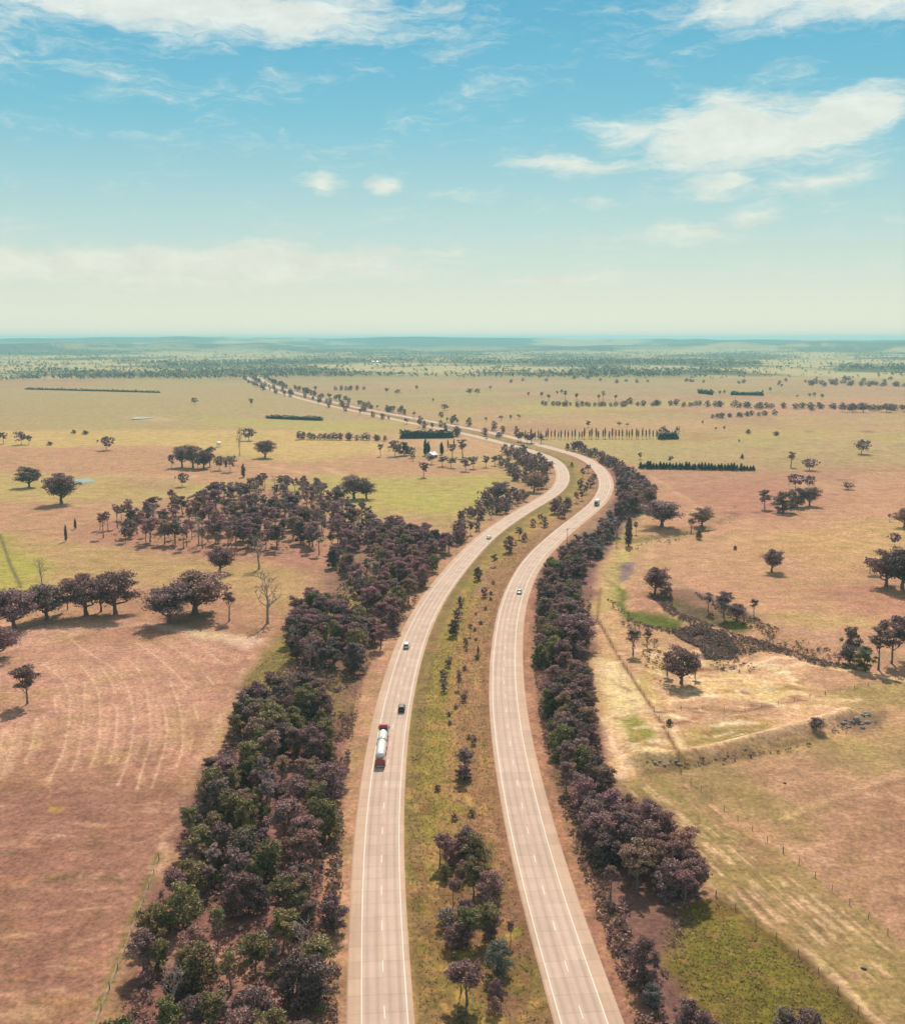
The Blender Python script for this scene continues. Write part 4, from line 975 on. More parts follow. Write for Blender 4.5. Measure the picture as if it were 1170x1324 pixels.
# ---- single trees, named one by one: (x, y of the foot, height px, kind, tone, width factor, label)
SINGLE = [
 (36, 910, 54, 'gum', 'purple', 1.0, 'small lone tree standing in the mown field'),
 (80, 651, 40, 'spread', 'purple', .8, 'lone umbrella-shaped tree below the small pale pond'),
 (38, 630, 27, 'spread', 'dark', .8, 'lone round dark tree left of the small pale pond'),
 (138, 582, 18, 'spread', 'purple', .8, 'small lone tree with side branch in the far left paddock'),
 (285, 740, 34, 'spread', 'purple', .8, 'low round tree just in front of the open woodland'),
 (335, 736, 44, 'dead', 'grey', 1.2, 'grey leafless tree just in front of the open woodland'),
 (346, 806, 66, 'dead', 'grey', 1.0, 'tall pale leafless tree beside the forest left of the highway'),
 (252, 794, 58, 'spread', 'brown', 1.15, 'biggest spreading tree at the top edge of the mown field'),
 (219, 806, 52, 'spread', 'purple', .95, 'spreading tree leaning left, against the biggest tree by the field'),
 (297, 803, 40, 'slim', 'purple', 1.1, 'thin small tree at the right foot of the biggest field-edge tree'),
 (112, 795, 55, 'spread', 'purple', .75, 'middle tree of the row above the mown field'),
 (131, 791, 50, 'gum', 'purple', 1.0, 'narrow tree filling the middle of the row above the mown field'),
 (150, 794, 58, 'spread', 'purple', .72, 'rightmost tree of the row above the mown field'),
 (88, 788, 42, 'slim', 'purple', .8, 'thin dark stem of a tree in the row above the mown field'),
 (20, 812, 52, 'spread', 'purple', .85, 'leftmost full tree of the row above the mown field'),
 (62, 800, 46, 'spread', 'purple', .9, 'second tree from the left in the row above the mown field'),
 (-2, 850, 42, 'spread', 'purple', .8, 'tree cut off by the left edge of the photo at the field corner'),
 (55, 757, 36, 'dead', 'grey', .9, 'bare forked tree above the row over the mown field'),
 (310, 590, 38, 'dead', 'grey', .5, 'tall bare pole-like tree in the far left paddock'),
 (322, 570, 17, 'spread', 'purple', .9, 'small full tree beside the tall bare pole-like tree'),
 (343, 592, 24, 'spread', 'purple', .8, 'lone round tree right of the tall bare pole-like tree'),
 (315, 617, 18, 'cypress', 'purple', 1.2, 'narrow dark stump-like tree above the open woodland'),
 (236, 629, 18, 'spread', 'purple', .7, 'small crooked tree above the open woodland'),
 (252, 523, 9, 'spread', 'bluegreen', .9, 'small dark round tree in the distant left paddock'),
 (325, 526, 11, 'gum', 'bluegreen', .9, 'small dark tree just left of the far highway'),
 (5, 574, 16, 'gum', 'purple', 1.0, 'small tree at the left photo edge in the far paddock'),
 (28, 575, 18, 'spread', 'brown', .7, 'russet small tree near the left photo edge in the far paddock'),
 (38, 575, 12, 'gum', 'brown', 1.0, 'little bushy tree touching the russet small tree far left'),
 (65, 576, 6, 'shrub', 'purple', 1.2, 'tiny shrub right of the russet small tree far left'),
 (96, 561, 6, 'shrub', 'dark', 1.0, 'left one of two tiny dark bushes in the far left paddock'),
 (111, 562, 6, 'shrub', 'dark', 1.5, 'right one of two tiny dark bushes in the far left paddock'),
 (86, 700, 22, 'cypress', 'purple', .7, 'thin dead-looking stem left of the open woodland'),
 (98, 684, 14, 'cypress', 'purple', .9, 'small narrow tree left of the open woodland'),
 (458, 645, 32, 'spread', 'purple', .9, 'round tree pair, left one, on the green paddock edge'),
 (474, 645, 24, 'spread', 'purple', .8, 'round tree pair, right one, on the green paddock edge'),
 (440, 648, 22, 'spread', 'purple', .8, 'low tree left of the round pair on the green paddock edge'),
 (548, 617, 20, 'gum', 'purple', 1.1, 'lone wind-shaped small tree in the pink paddock by the farmhouse'),
 (644, 648, 26, 'spread', 'purple', .85, 'large dome-shaped tree inside the far bend'),
 (628, 652, 20, 'spread', 'purple', .8, 'low tree left of the dome-shaped tree inside the far bend'),
 (690, 636, 24, 'spread', 'brown', .8, 'russet dome-shaped tree close inside the far bend'),
 (855, 681, 36, 'spread', 'purple', 1.1, 'wide oak-like lone tree right of the far bend'),
 (907, 681, 26, 'spread', 'brown', .8, 'brown round tree right of the wide oak-like tree'),
 (893, 690, 22, 'slim', 'brown', 1.3, 'thin leafy tree between the oak-like tree and the green bush'),
 (903, 697, 16, 'conifer', 'green', 1.0, 'small dark green bush on the creek near the oak-like tree'),
 (812, 706, 42, 'cypress', 'dark', .9, 'tall dark column-shaped cypress beside the strip'),
 (797, 704, 24, 'dead', 'grey', .8, 'pale leafless tree left of the column-shaped cypress'),
 (822, 690, 16, 'slim', 'dark', .9, 'small dark tree between the cypress and the oak-like tree'),
 (997, 739, 30, 'spread', 'purple', .72, 'lone heart-shaped tree in the pink right paddock'),
 (846, 768, 36, 'spread', 'purple', .7, 'purple tree at the head of the green drain'),
 (862, 772, 20, 'dense', 'purple', 1.2, 'low bush at the right foot of the tree by the green drain'),
 (748, 838, 46, 'spread', 'purple', .85, 'flat-topped tree with leaning trunk on the pale sand'),
 (818, 846, 34, 'slim', 'grey', 1.5, 'sparse grey tree between sand and reed bed'),
 (836, 836, 24, 'slim', 'purple', 1.4, 'thin purple tree left of the reed bed'),
 (880, 884, 48, 'spread', 'purple', .7, 'dark bare-branched tree in the middle of the creek flat'),
 (862, 872, 30, 'slim', 'purple', 1.3, 'thin tree left of the dark tree on the creek flat'),
 (898, 876, 26, 'slim', 'brown', 1.2, 'thin tree right of the dark tree on the creek flat'),
 (935, 798, 34, 'gum', 'purple', 1.0, 'tallest of the trees along the upper creek arm'),
 (915, 790, 24, 'slim', 'purple', 1.3, 'left one of the trees along the upper creek arm'),
 (952, 802, 24, 'spread', 'purple', .7, 'dark broad one of the trees along the upper creek arm'),
 (974, 796, 22, 'slim', 'brown', 1.4, 'rightmost of the trees along the upper creek arm'),
 (1055, 940, 14, 'shrub', 'dark', 1.6, 'round dark bush standing on the pale earth bank'),
 (865, 938, 9, 'shrub', 'dark', .9, 'tiny dark bush beside the fence on pale sand'),
 (1098, 858, 50, 'dense', 'dark', .8, 'upright dark tree at the left end of the creek trees, right photo side'),
 (1118, 868, 34, 'dense', 'green', 1.0, 'low green bush under the creek trees at right'),
 (1135, 866, 56, 'slim', 'purple', 1.1, 'thin tall tree among the creek trees at right'),
 (1152, 858, 60, 'gum', 'purple', 1.0, 'open tree near the right photo edge above the grey track'),
 (1172, 852, 60, 'gum', 'purple', 1.0, 'tree cut by the right photo edge above the grey track'),
 (1124, 742, 22, 'gum', 'purple', 1.2, 'left bush of the clump cut by the right photo edge'),
 (1145, 758, 50, 'spread', 'purple', .7, 'big tree of the clump cut by the right photo edge'),
 (1166, 762, 52, 'spread', 'dark', .7, 'dark rightmost tree of the clump cut by the right photo edge'),
 (1156, 706, 18, 'spread', 'purple', .6, 'small tree above the clump at the right photo edge'),
 (1149, 674, 10, 'slim', 'grey', 1.2, 'tiny thin tree high above the clump at the right photo edge'),
 (1168, 682, 26, 'spread', 'purple', .7, 'half-seen tree at the right photo edge in the pink paddock'),
 (988, 658, 26, 'gum', 'grey', 1.1, 'left grey tree of the clump in the right middle distance'),
 (1012, 663, 28, 'dense', 'dark', 1.3, 'dark low tree of the clump in the right middle distance'),
 (1030, 656, 26, 'dense', 'dark', 1.3, 'dark middle tree of the clump in the right middle distance'),
 (1046, 654, 26, 'spread', 'purple', .7, 'right tree of the clump in the right middle distance'),
 (1028, 632, 20, 'spread', 'purple', .8, 'tree directly above the clump in the right middle distance'),
 (1045, 632, 18, 'spread', 'purple', .7, 'second tree above the clump in the right middle distance'),
 (1022, 604, 20, 'slim', 'purple', 1.4, 'upright thin tree left of the eroded gullies at right'),
 (1046, 608, 16, 'spread', 'purple', 1.0, 'fan-shaped tree beside the eroded gullies at right'),
 (1096, 633, 10, 'spread', 'brown', 1.2, 'low brown tree at the end of a gully at right'),
 (1113, 587, 19, 'spread', 'dark', .9, 'dark fluffy lone tree in the upper right paddock'),
 (950, 711, 6, 'shrub', 'dark', .9, 'tiny round bush in the pink right paddock'),
 (831, 1272, 66, 'dense', 'dark', .75, 'egg-shaped dark tree beside the right shoulder near the photo bottom'),
 (845, 1300, 30, 'dense', 'blue', 1.1, 'blue-grey bush at the foot of the egg-shaped dark tree'),
 (888, 1338, 50, 'dense', 'dark', 1.1, 'left dark tree at the bottom edge beside the green grass'),
 (910, 1346, 44, 'dense', 'purple', 1.1, 'right dark tree at the bottom edge beside the green grass'),
 (1018, 1338, 36, 'dense', 'dark', 1.3, 'left one of the bushes cut by the bottom edge at right'),
 (1046, 1345, 44, 'dense', 'dark', 1.3, 'right one of the bushes cut by the bottom edge at right'),
 (813, 1037, 12, 'shrub', 'dark', 1.0, 'small dark shrub on the open grass beside the strip'),
 (575, 531, 9, 'spread', 'bluegreen', 1.2, 'dark blue-green lone tree right of the far straight'),
 (607, 511, 9, 'spread', 'dark', 1.0, 'distant dark tree on the pale rise right of the far straight'),
 (617, 511, 9, 'spread', 'purple', .8, 'distant purple tree on the pale rise right of the far straight'),
 (634, 506, 7, 'slim', 'purple', 1.5, 'distant thin tree on the pale rise'),
 (500, 508, 7, 'spread', 'dark', .8, 'left one of two distant dark trees near the crest'),
 (514, 511, 8, 'spread', 'dark', 1.0, 'right one of two distant dark trees near the crest'),
 (539, 504, 6, 'spread', 'dark', .8, 'distant single tree above the pale rise'),
 (760, 553, 9, 'gum', 'bluegreen', 1.3, 'little dark pair-like tree above the poplar row'),
 (827, 594, 9, 'gum', 'bluegreen', 1.1, 'small round dark tree at the left end of the conifer row'),
 (866, 600, 11, 'gum', 'bluegreen', 1.0, 'round tree poking above the conifer row'),
 (959, 593, 7, 'conifer', 'dark', 1.0, 'tiny conifer above the conifer row'),
 (967, 561, 6, 'shrub', 'dark', 1.2, 'tiny bush in the distant right paddock'),
 (1003, 564, 6, 'shrub', 'dark', 1.2, 'second tiny bush in the distant right paddock'),
 (492, 590, 16, 'slim', 'purple', 1.3, 'thin tree left of the farmhouse garden'),
 (645, 566, 8, 'dense', 'purple', 1.4, 'bush between the carriageways at the far bend'),
]
_PEND = []
def add_single(*a): _PEND.append(a)
def place_singles():
    PP = at([(a[0], a[1]) for a in _PEND])
    for a, p in zip(_PEND, PP): _single(p, *a)
def _single(p, x, y, hp, kind, tone, wx, label, group=None):
    h = hp / (F / (p[1] * math.cos(TH) + (CAM_H - p[2]) * math.sin(TH))) / math.cos(TH * 0.9)
    plant(kind, (p[0], p[1], p[2] - .05), h, tone, label, group, wx)
for s in SINGLE:
    s = list(s)
    if s[3] == 'spread' and s[1] > 560: s[5] *= 1.28
    add_single(*s)
# median shrubs and trees
def mw(px, py): return 'in grass median, ' + depth_word(py)
MEDIAN = [(659.5, 714, 22, 'dense', 'purple'), (671, 697, 16, 'gum', 'purple'), (678, 700, 12, 'dense', 'purple'), (639, 732, 16, 'gum', 'brown'), (617, 750, 18, 'dense', 'dark'), (594.5, 785, 15, 'dense', 'dark'), (592, 802, 16, 'dense', 'dark'),
          (586, 822, 22, 'dense', 'dark'), (618, 845, 11, 'cypress', 'dark'), (608, 822, 16, 'slim', 'brown'), (580, 862, 14, 'dense', 'dark'), (574, 878, 14, 'dense', 'dark'), (574, 894, 16, 'dense', 'dark'), (593, 890, 24, 'slim', 'purple'), (613, 962, 13, 'dense', 'dark'),
          (601, 1000, 34, 'gum', 'purple'), (596, 1014, 26, 'gum', 'purple'), (689, 681, 11, 'dense', 'purple'), (704, 681, 14, 'dense', 'purple'), (698, 676, 12, 'gum', 'purple'), (717, 664, 20, 'dense', 'purple'), (726, 669, 18, 'dense', 'purple'), (734, 660, 18, 'dense', 'purple'),
          (722, 655, 14, 'dense', 'purple'), (745, 650, 14, 'gum', 'brown'), (752, 647, 14, 'gum', 'purple'), (757, 639, 12, 'gum', 'purple'), (750, 632, 14, 'dense', 'purple'), (763, 630, 14, 'dense', 'dark'), (768, 624, 12, 'gum', 'purple'), (753, 618, 13, 'gum', 'purple'), (760, 611, 11, 'gum', 'purple'), (739, 604, 7, 'dense', 'brown'),
          (569, 1118, 42, 'slim', 'purple'), (577, 1112, 34, 'slim', 'purple'), (604, 1112, 46, 'dense', 'dark'), (617, 1122, 48, 'dense', 'olive'), (612, 1160, 52, 'gum', 'olive'), (630, 1172, 50, 'dense', 'purple'), (586, 1172, 38, 'slim', 'purple'), (606, 1218, 50, 'gum', 'green'), (628, 1216, 52, 'gum', 'olive'),
          (644, 1260, 48, 'dense', 'blue'), (604, 1298, 66, 'gum', 'purple'), (596, 1284, 44, 'slim', 'purple'), (577, 1196, 26, 'shrub', 'blue'), (584, 1226, 30, 'dense', 'purple'), (660, 1218, 30, 'slim', 'purple'), (600, 1190, 30, 'dense', 'purple'), (597, 1322, 20, 'shrub', 'olive'), (640, 1310, 24, 'shrub', 'brown')]
for (x, y, hp, kind, tone) in MEDIAN:
    add_single(x, y, hp, kind, tone, 1.0, '%s %s, %s' % (WORD[tone], KW[kind], mw(x, y)), 'bushes and trees in the median')
thicket([(560, 1060), (575, 940), (590, 870), (612, 800), (640, 745), (655, 735), (640, 790), (622, 860), (618, 960), (622, 1060)], 26,
        [('dense', ['dark', 'purple'], 1), ('shrub', ['purple', 'brown', 'dark', 'olive'], 4)], (3, 4.5), 'bushes and trees in the median', mw, 4.0, 25)
thicket([(572, 1100), (600, 1085), (626, 1095), (650, 1170), (664, 1250), (640, 1300), (602, 1315), (584, 1240)], 24,
        [('dense', ['dark', 'purple', 'olive'], 3), ('gum', ['purple', 'olive'], 1), ('shrub', ['purple', 'brown', 'olive'], 3)], (3, 5.2), 'bushes and trees in the median', mw, 2.2, 24)
# clump of big trees in the far left paddock
for (x, y, hp, kind, tone) in [(222, 606, 18, 'gum', 'purple'), (236, 604, 30, 'spread', 'purple'), (250, 605, 30, 'spread', 'purple'), (264, 606, 24, 'spread', 'dark'), (272, 603, 26, 'gum', 'purple'), (284, 608, 20, 'spread', 'purple'), (298, 610, 22, 'spread', 'purple'), (256, 608, 18, 'gum', 'dark')]:
    add_single(x, y, hp, kind, tone, .85, '%s %s in the isolated clump, far left paddock' % (WORD[tone], KW[kind]), 'isolated clump in the far left paddock')
# farm garden
for (x, y, hp, kind, tone, wx, lb) in [(511, 590, 22, 'spread', 'bluegreen', .8, 'large dark garden tree at the left of the farmhouse'), (522, 589, 18, 'dense', 'bluegreen', 1.2, 'dark bushy garden tree left of the farmhouse'), (532, 592, 15, 'spread', 'olive', .7, 'olive garden tree just left of the farmhouse'),
      (550, 589, 22, 'cypress', 'bluegreen', 1.0, 'dark cypress touching the left end of the farmhouse'), (554, 590, 20, 'cypress', 'bluegreen', 1.0, 'second dark cypress at the farmhouse'), (571, 588, 17, 'cypress', 'bluegreen', 1.2, 'dark cypress right of the farmhouse'),
      (579, 582, 14, 'poplar', 'olive', .8, 'slim poplar right of the farmhouse'), (587, 580, 13, 'poplar', 'olive', .8, 'second slim poplar right of the farmhouse'), (585, 594, 20, 'slim', 'purple', 1.5, 'sparse purple tree right of the farmhouse'), (598, 592, 24, 'slim', 'purple', 1.4, 'tall sparse purple tree right of the farmhouse'),
      (558, 600, 12, 'gum', 'purple', 1.5, 'low purple tree in front of the farmhouse'), (572, 603, 14, 'gum', 'purple', 1.5, 'round purple tree in front of the farmhouse'), (583, 605, 14, 'gum', 'purple', 1.4, 'round purple tree in front of the poplars'), (602, 609, 18, 'gum', 'purple', 1.3, 'left tree of the purple row below the farm'),
      (612, 606, 16, 'gum', 'purple', 1.3, 'middle tree of the purple row below the farm'), (628, 604, 15, 'gum', 'purple', 1.3, 'right tree of the purple row below the farm'), (640, 602, 13, 'gum', 'purple', 1.3, 'last tree of the purple row below the farm'), (534, 596, 9, 'gum', 'purple', 1.0, 'small purple bush in front of the olive garden tree')]:
    add_single(x, y, hp, kind, tone, wx, lb, 'trees round the farmhouse')
# rows
rr = np.random.default_rng(31)
def ordinal(n): return '%d%s' % (n, 'th' if 10 <= n % 100 <= 20 else {1: 'st', 2: 'nd', 3: 'rd'}.get(n % 10, 'th'))
def row(p0, p1, n, hp, kind, tones, label, group, jx=1.5, jy=.6, wx=1.0):
    for k in range(n):
        f = (k + .5) / n
        x = p0[0] + (p1[0] - p0[0]) * f + rr.normal(0, jx); y = p0[1] + (p1[1] - p0[1]) * f + rr.normal(0, jy)
        add_single(x, y, hp * rr.uniform(.75, 1.15), kind, tones[rr.integers(len(tones))], wx, label + ', %s from left' % ordinal(k + 1), group)
row((826, 606), (976, 609), 36, 9.5, 'conifer', ['bluegreen'], 'dark conifer in the straight row across the right paddock', 'dark conifer row', .4, .1, 1.15)
row((676, 568), (850, 567), 40, 13, 'poplar', ['olive', 'olive', 'purple'], 'slim poplar in the long row behind the far bend', 'poplar row', .8, .2, .8)
row((668, 571), (700, 574), 6, 13, 'gum', ['purple', 'dark'], 'dark tree at the near end of the poplar row', 'trees at the near end of the poplar row', 2, .6, 1.3)
row((382, 568), (500, 570), 17, 10, 'dense', ['olive', 'purple', 'brown'], 'olive-brown tree in the straight row left of the farm', 'straight row left of the farm', 1.5, .3, 1.3)
row((698, 525), (810, 526), 20, 7, 'dense', ['dark', 'bluegreen'], 'dark tree in the windbreak right of the far straight', 'windbreak right of the far straight', 2, .4, 1.3)
row((705, 518), (800, 518), 7, 11, 'slim', ['dark', 'purple'], 'taller tree just behind the windbreak', 'taller trees behind the windbreak', 6, 1.0, 1.3)
row((812, 524), (1165, 531), 44, 8, 'dense', ['dark', 'bluegreen', 'purple'], 'dark tree in the long tree line of the far right paddocks', 'long tree line far right', 4, .8, 1.5)
row((1080, 533), (1175, 533), 12, 12, 'spread', ['dark', 'bluegreen'], 'big tree at the right end of the long tree line', 'big trees at the end of the long tree line', 4, .8, 1.0)
row((918, 541), (1000, 537), 13, 7, 'dense', ['dark', 'bluegreen'], 'tree in the short tree line below the long one', 'short tree line far right', 2, .5, 1.5)
row((430, 505), (470, 504), 7, 6, 'dense', ['dark'], 'tree in the short row beyond the far straight', 'short row beyond the far straight', 2, .3, 1.2)
row((20, 488), (320, 486), 24, 5, 'dense', ['bluegreen', 'dark'], 'tree along the left crest line', 'trees along the left crest', 8, 1.2, 1.6)
row((640, 492), (1170, 494), 26, 5, 'dense', ['bluegreen', 'dark'], 'tree along the right crest line', 'trees along the right crest', 14, 2.0, 1.6)
row((1040, 497), (1175, 500), 26, 6, 'dense', ['bluegreen', 'dark'], 'tree in the dark band at the far right', 'dark band at the far right', 4, 1.2, 1.8)
for (x, y) in [(628, 545), (648, 544), (660, 543), (671, 542), (1030, 515), (1046, 514), (1052, 514), (1062, 516), (995, 507), (1006, 500), (1010, 502), (720, 511), (726, 510), (800, 552), (811, 552), (908, 549), (925, 557), (936, 557), (955, 573), (930, 511), (936, 510), (560, 520), (683, 513), (700, 514), (60, 487), (130, 488), (150, 486), (220, 486), (395, 507), (408, 506)]:
    add_single(x, y, rr.uniform(4.5, 7.5), 'gum', ['dark', 'bluegreen', 'purple'][rr.integers(3)], 1.2, 'tiny scattered tree in the far paddocks', 'tiny scattered far trees')

place_singles()
# ---- turn the plant list into objects: the 300 largest of each kind singly, the rest as one mass
def realise():
    r = np.random.default_rng(99)
    for p in PLANTS: p['app'] = p['h'] / max(np.linalg.norm(p['pos'][:2]), 1)
    PLANTS.sort(key=lambda p: -p['app'])
    # words that tell look-alikes of one spot apart: by height when few, else by place
    same = {}
    for p in PLANTS: same.setdefault(p['label'], []).append(p)
    for lb, ps in same.items():
        if len(ps) == 1: continue
        if len(ps) <= 3:
            ps.sort(key=lambda p: -p['h'])
            for p, w_ in zip(ps, ('taller', 'lower') if len(ps) == 2 else ('tallest', 'mid-height', 'lowest')): p['label'] = w_ + ' ' + lb
        else:
            ps.sort(key=lambda p: p['pos'][0] / p['pos'][1])
            for k, p in enumerate(ps): p['label'] = lb + ', %s from left' % ordinal(k + 1)
    count = {}
    restV = []; restQ = []; nv = 0
    for p in PLANTS:
        nm = NAMES[p['kind']]; count[nm] = count.get(nm, 0) + 1
        K_ = kit(p['kind'], int(r.integers(NV[p['kind']])))
        s = p['h'] / K_['H']; rz = r.uniform(0, 6.283)
        sx = s * p['wx'] * r.uniform(.92, 1.12); sy = s * p['wx'] * r.uniform(.92, 1.12)
        tone = np.array(TONE[p['tone']]) * r.uniform(.8, 1.25) * r.uniform(.93, 1.07, 3)
        if count[nm] <= 300:
            if p['app'] * F > 11:
                o = empty(nm, p['pos'], rz); o.scale = (sx, sy, s)
                new_obj('trunk', K_['trunk'], o)
                new_obj('crown', K_['crown'], o, tone)
            else:
                o = new_obj(nm, K_['joined'], None, tone); o.location = p['pos']; o.rotation_euler = (0, 0, rz); o.scale = (sx, sy, s)
            tag(o, p['label'], CATS[nm], p['group'])
        else:
            V, Q = K_['far']; c, s_ = math.cos(rz), math.sin(rz)
            W = V * np.array([sx, sy, s]); W = np.c_[W[:, 0] * c - W[:, 1] * s_, W[:, 0] * s_ + W[:, 1] * c, W[:, 2]] + p['pos']
            restV.append(W); restQ.append(Q + nv); nv += len(W)
    return restV, restQ, nv, count
restV, restQ, nv, COUNT = realise()
print('PLANT COUNT', COUNT, len(PLANTS))
o = new_obj('roadside_tree_mass', mesh_np('roadside_tree_mass', np.concatenate(restV), np.concatenate(restQ), LEAF), None, (.19, .108, .118))
tag(o, 'smaller purple-brown trees filling the belts and far tree lines', 'trees', kind='stuff')
restV, restQ, nv = [], [], 0
# far wooded plains beyond the crest, too many and too small to tell apart
def far_mass():
    global nv
    r = np.random.default_rng(5)
    n = 26000
    D = np.sqrt(r.uniform(2750 ** 2, 9000 ** 2, n)); D = np.where(r.random(n) < .55, r.uniform(2700, 5200, n), D); A = np.radians(r.uniform(-32, 32, n))
    P = np.stack([D * np.sin(A), D * np.cos(A)], 1)
    w = .65 * fbm(P[:, 0], P[:, 1], 900, 101, 5) + .35 * fbm(P[:, 0], P[:, 1], 260, 107, 4)
    cl = fbm(P[:, 0], P[:, 1], 140, 133, 3)
    D = np.hypot(P[:, 0], P[:, 1]); w = np.where(D < 4200, w - .06, w)
    keep = (w > .50) | ((cl > .62) & (r.random(n) < .5)) | (r.random(n) < .05)
    P = P[keep]; Z = height(P)
    for q, z in zip(P, Z):
        K_ = kit('gum', int(r.integers(5))); V, Q = K_['plain']; sel = slice(0, 4 * 14)
        s = r.uniform(.9, 1.6); W = V[sel] * np.array([s * 1.4, s * 1.4, s]) + np.array([q[0], q[1], z])
        restV.append(W); restQ.append(Q[:14] + nv); nv += len(W)
far_mass()
o = new_obj('distant_trees', mesh_np('distant_trees', np.concatenate(restV), np.concatenate(restQ), LEAF), None, (.080, .082, .062))
tag(o, 'distant woodland and scattered trees across the plains beyond the crest', 'trees', kind='stuff')

# ------------------------------------------------------------------ undergrowth, tussocks, reeds (uncountable)
def grass_material():
    m = bpy.data.materials.new('grass_blades'); m.use_nodes = True
    t = NT(m.node_tree); out = t.n('ShaderNodeOutputMaterial')
    gi = t.n('ShaderNodeNewGeometry').outputs['Random Per Island']
    pos = t.n('ShaderNodeNewGeometry').outputs['Position']
    f = t.m('ADD', t.m('MULTIPLY', gi, 0.6), t.m('MULTIPLY', t.noise(pos, 0.16, 3), 0.5))
    c = t.ramp(f, [(0.15, (.12, .10, .04)), (0.35, (.20, .19, .06)), (0.55, (.36, .28, .12)), (0.75, (.46, .34, .18)), (0.95, (.24, .14, .09))])
    d = t.n('ShaderNodeBsdfDiffuse', ins={'Color': c}); tr = t.n('ShaderNodeBsdfTranslucent', ins={'Color': c})
    mx = t.n('ShaderNodeMixShader', ins={0: 0.35, 1: d.outputs[0], 2: tr.outputs[0]})
    t.t.links.new(mx.outputs[0], out.inputs[0]); return m
GRASS = grass_material()
def tufts(name, polys, per, size, col, label, cat, seed, nleaf=7, hfac=1.0, thr=.42, mat=None, clear=6.6, lf=.42):
    r = np.random.default_rng(seed); allQ = []
    for px, n in polys:
        pl = flat(px); lo, hi = pl.min(0), pl.max(0)
        Q = r.uniform(lo, hi, (n * 4, 2)); Q = Q[inside(Q, pl)][:n]
        Q = Q[fbm(Q[:, 0], Q[:, 1], 9, seed, 3) > thr]
        ok = np.ones(len(Q), bool)
        for c in (CL, CR): ok &= seg_dist(Q, c[::3]) > clear
        allQ.append(Q[ok])
    Q = np.concatenate(allQ); Z = height(Q); n = len(Q)
    s_ = size * r.uniform(.4, 1.6, n) ** 1.3
    cen = np.c_[Q, Z + s_ * .35 * hfac]
    idx = np.repeat(np.arange(n), nleaf); N = len(idx)
    d = r.normal(size=(N, 3)); d /= np.linalg.norm(d, axis=1)[:, None]; d[:, 2] = np.abs(d[:, 2])
    p = cen[idx] + d * (s_[idx] * .6 * r.uniform(.3, 1, N))[:, None] * np.array([1, 1, .7 * hfac])
    nr = d + r.normal(size=(N, 3)) * .7; nr /= np.linalg.norm(nr, axis=1)[:, None]
    t1 = np.cross(nr, r.normal(size=(N, 3))); t1 /= np.linalg.norm(t1, axis=1)[:, None] + 1e-9; t2 = np.cross(nr, t1)
    k = (s_[idx] * lf * r.uniform(.6, 1.3, N))[:, None]
    V = np.stack([p - t1 * k, p - t2 * k * .5, p + t1 * k, p + t2 * k * .5], 1).reshape(-1, 3)
    o = new_obj(name, mesh_np(name, V, np.arange(N * 4).reshape(-1, 4), mat or LEAF), None, col)
    tag(o, label, cat, kind='stuff')
thick_l = [(312, 905), (280, 985), (240, 1070), (210, 1150), (180, 1240), (130, 1400), (430, 1400), (434, 1200), (440, 1050), (455, 930), (470, 870), (400, 850), (350, 870)]
thick_r = [(706, 740), (697, 850), (712, 950), (750, 1070), (785, 1180), (815, 1290), (845, 1400), (880, 1400), (860, 1240), (905, 1165), (885, 1090), (795, 1010), (772, 950), (760, 850), (765, 760)]
median_p = [(527, 1100), (533, 960), (560, 850), (600, 770), (660, 705), (700, 690), (650, 780), (634, 880), (640, 1000), (660, 1120), (700, 1250), (725, 1400), (545, 1400)]
verge_r = [(690, 860), (700, 950), (730, 1060), (775, 1190), (825, 1340), (870, 1340), (800, 1180), (765, 1080), (725, 980), (706, 880)]
verge_l = [(470, 880), (455, 960), (445, 1060), (440, 1180), (438, 1340), (425, 1340), (428, 1180), (436, 1060), (445, 960), (460, 880)]
tufts('undergrowth', [(thick_l, 5000), (thick_r, 3000), (verge_r, 900), (verge_l, 500), ([(395, 800), (470, 730), (560, 730), (520, 820), (470, 870), (400, 860)], 1600), ([(112, 694), (210, 662), (335, 632), (470, 668), (440, 712), (340, 720), (200, 712)], 700)], 1, .85, (.22, .125, .115), 'low brown scrub and litter under the roadside trees', 'undergrowth', 61, 20, lf=.24)
tufts('grass_tussocks', [(median_p, 15000), ([(850, 1205), (930, 1165), (1045, 1250), (1120, 1330), (900, 1330)], 3400), ([(390, 870), (470, 860), (450, 940), (420, 930)], 900), (verge_r, 2500), (verge_l, 1600), ([(300, 930), (316, 880), (352, 845), (395, 835), (380, 870), (345, 895)], 1500)], 1, .25, (1, 1, 1), 'yellow-green and straw grass tussocks in the median and roadside grass', 'grass', 62, 5, 1.0, .22, GRASS, 5.6)
tufts('reeds', [([(868, 812), (905, 808), (940, 822), (952, 836), (945, 850), (925, 853), (908, 852), (904, 838), (880, 826)], 5200), ([(838, 762), (866, 772), (878, 790), (925, 808), (985, 826), (1060, 848), (1110, 866), (1060, 862), (960, 830), (900, 812), (860, 792)], 2400), ([(893, 765), (960, 792), (1010, 815), (1000, 822), (940, 800)], 500), ([(800, 800), (850, 806), (900, 812), (890, 824), (850, 816)], 300), ([(940, 826), (1000, 832), (1010, 840), (950, 846)], 300)], 1, .55, (.19, .118, .105), 'dark purple-brown reed bed filling the creek hollow', 'reeds', 63, 14, 1.3, .28, lf=.34)
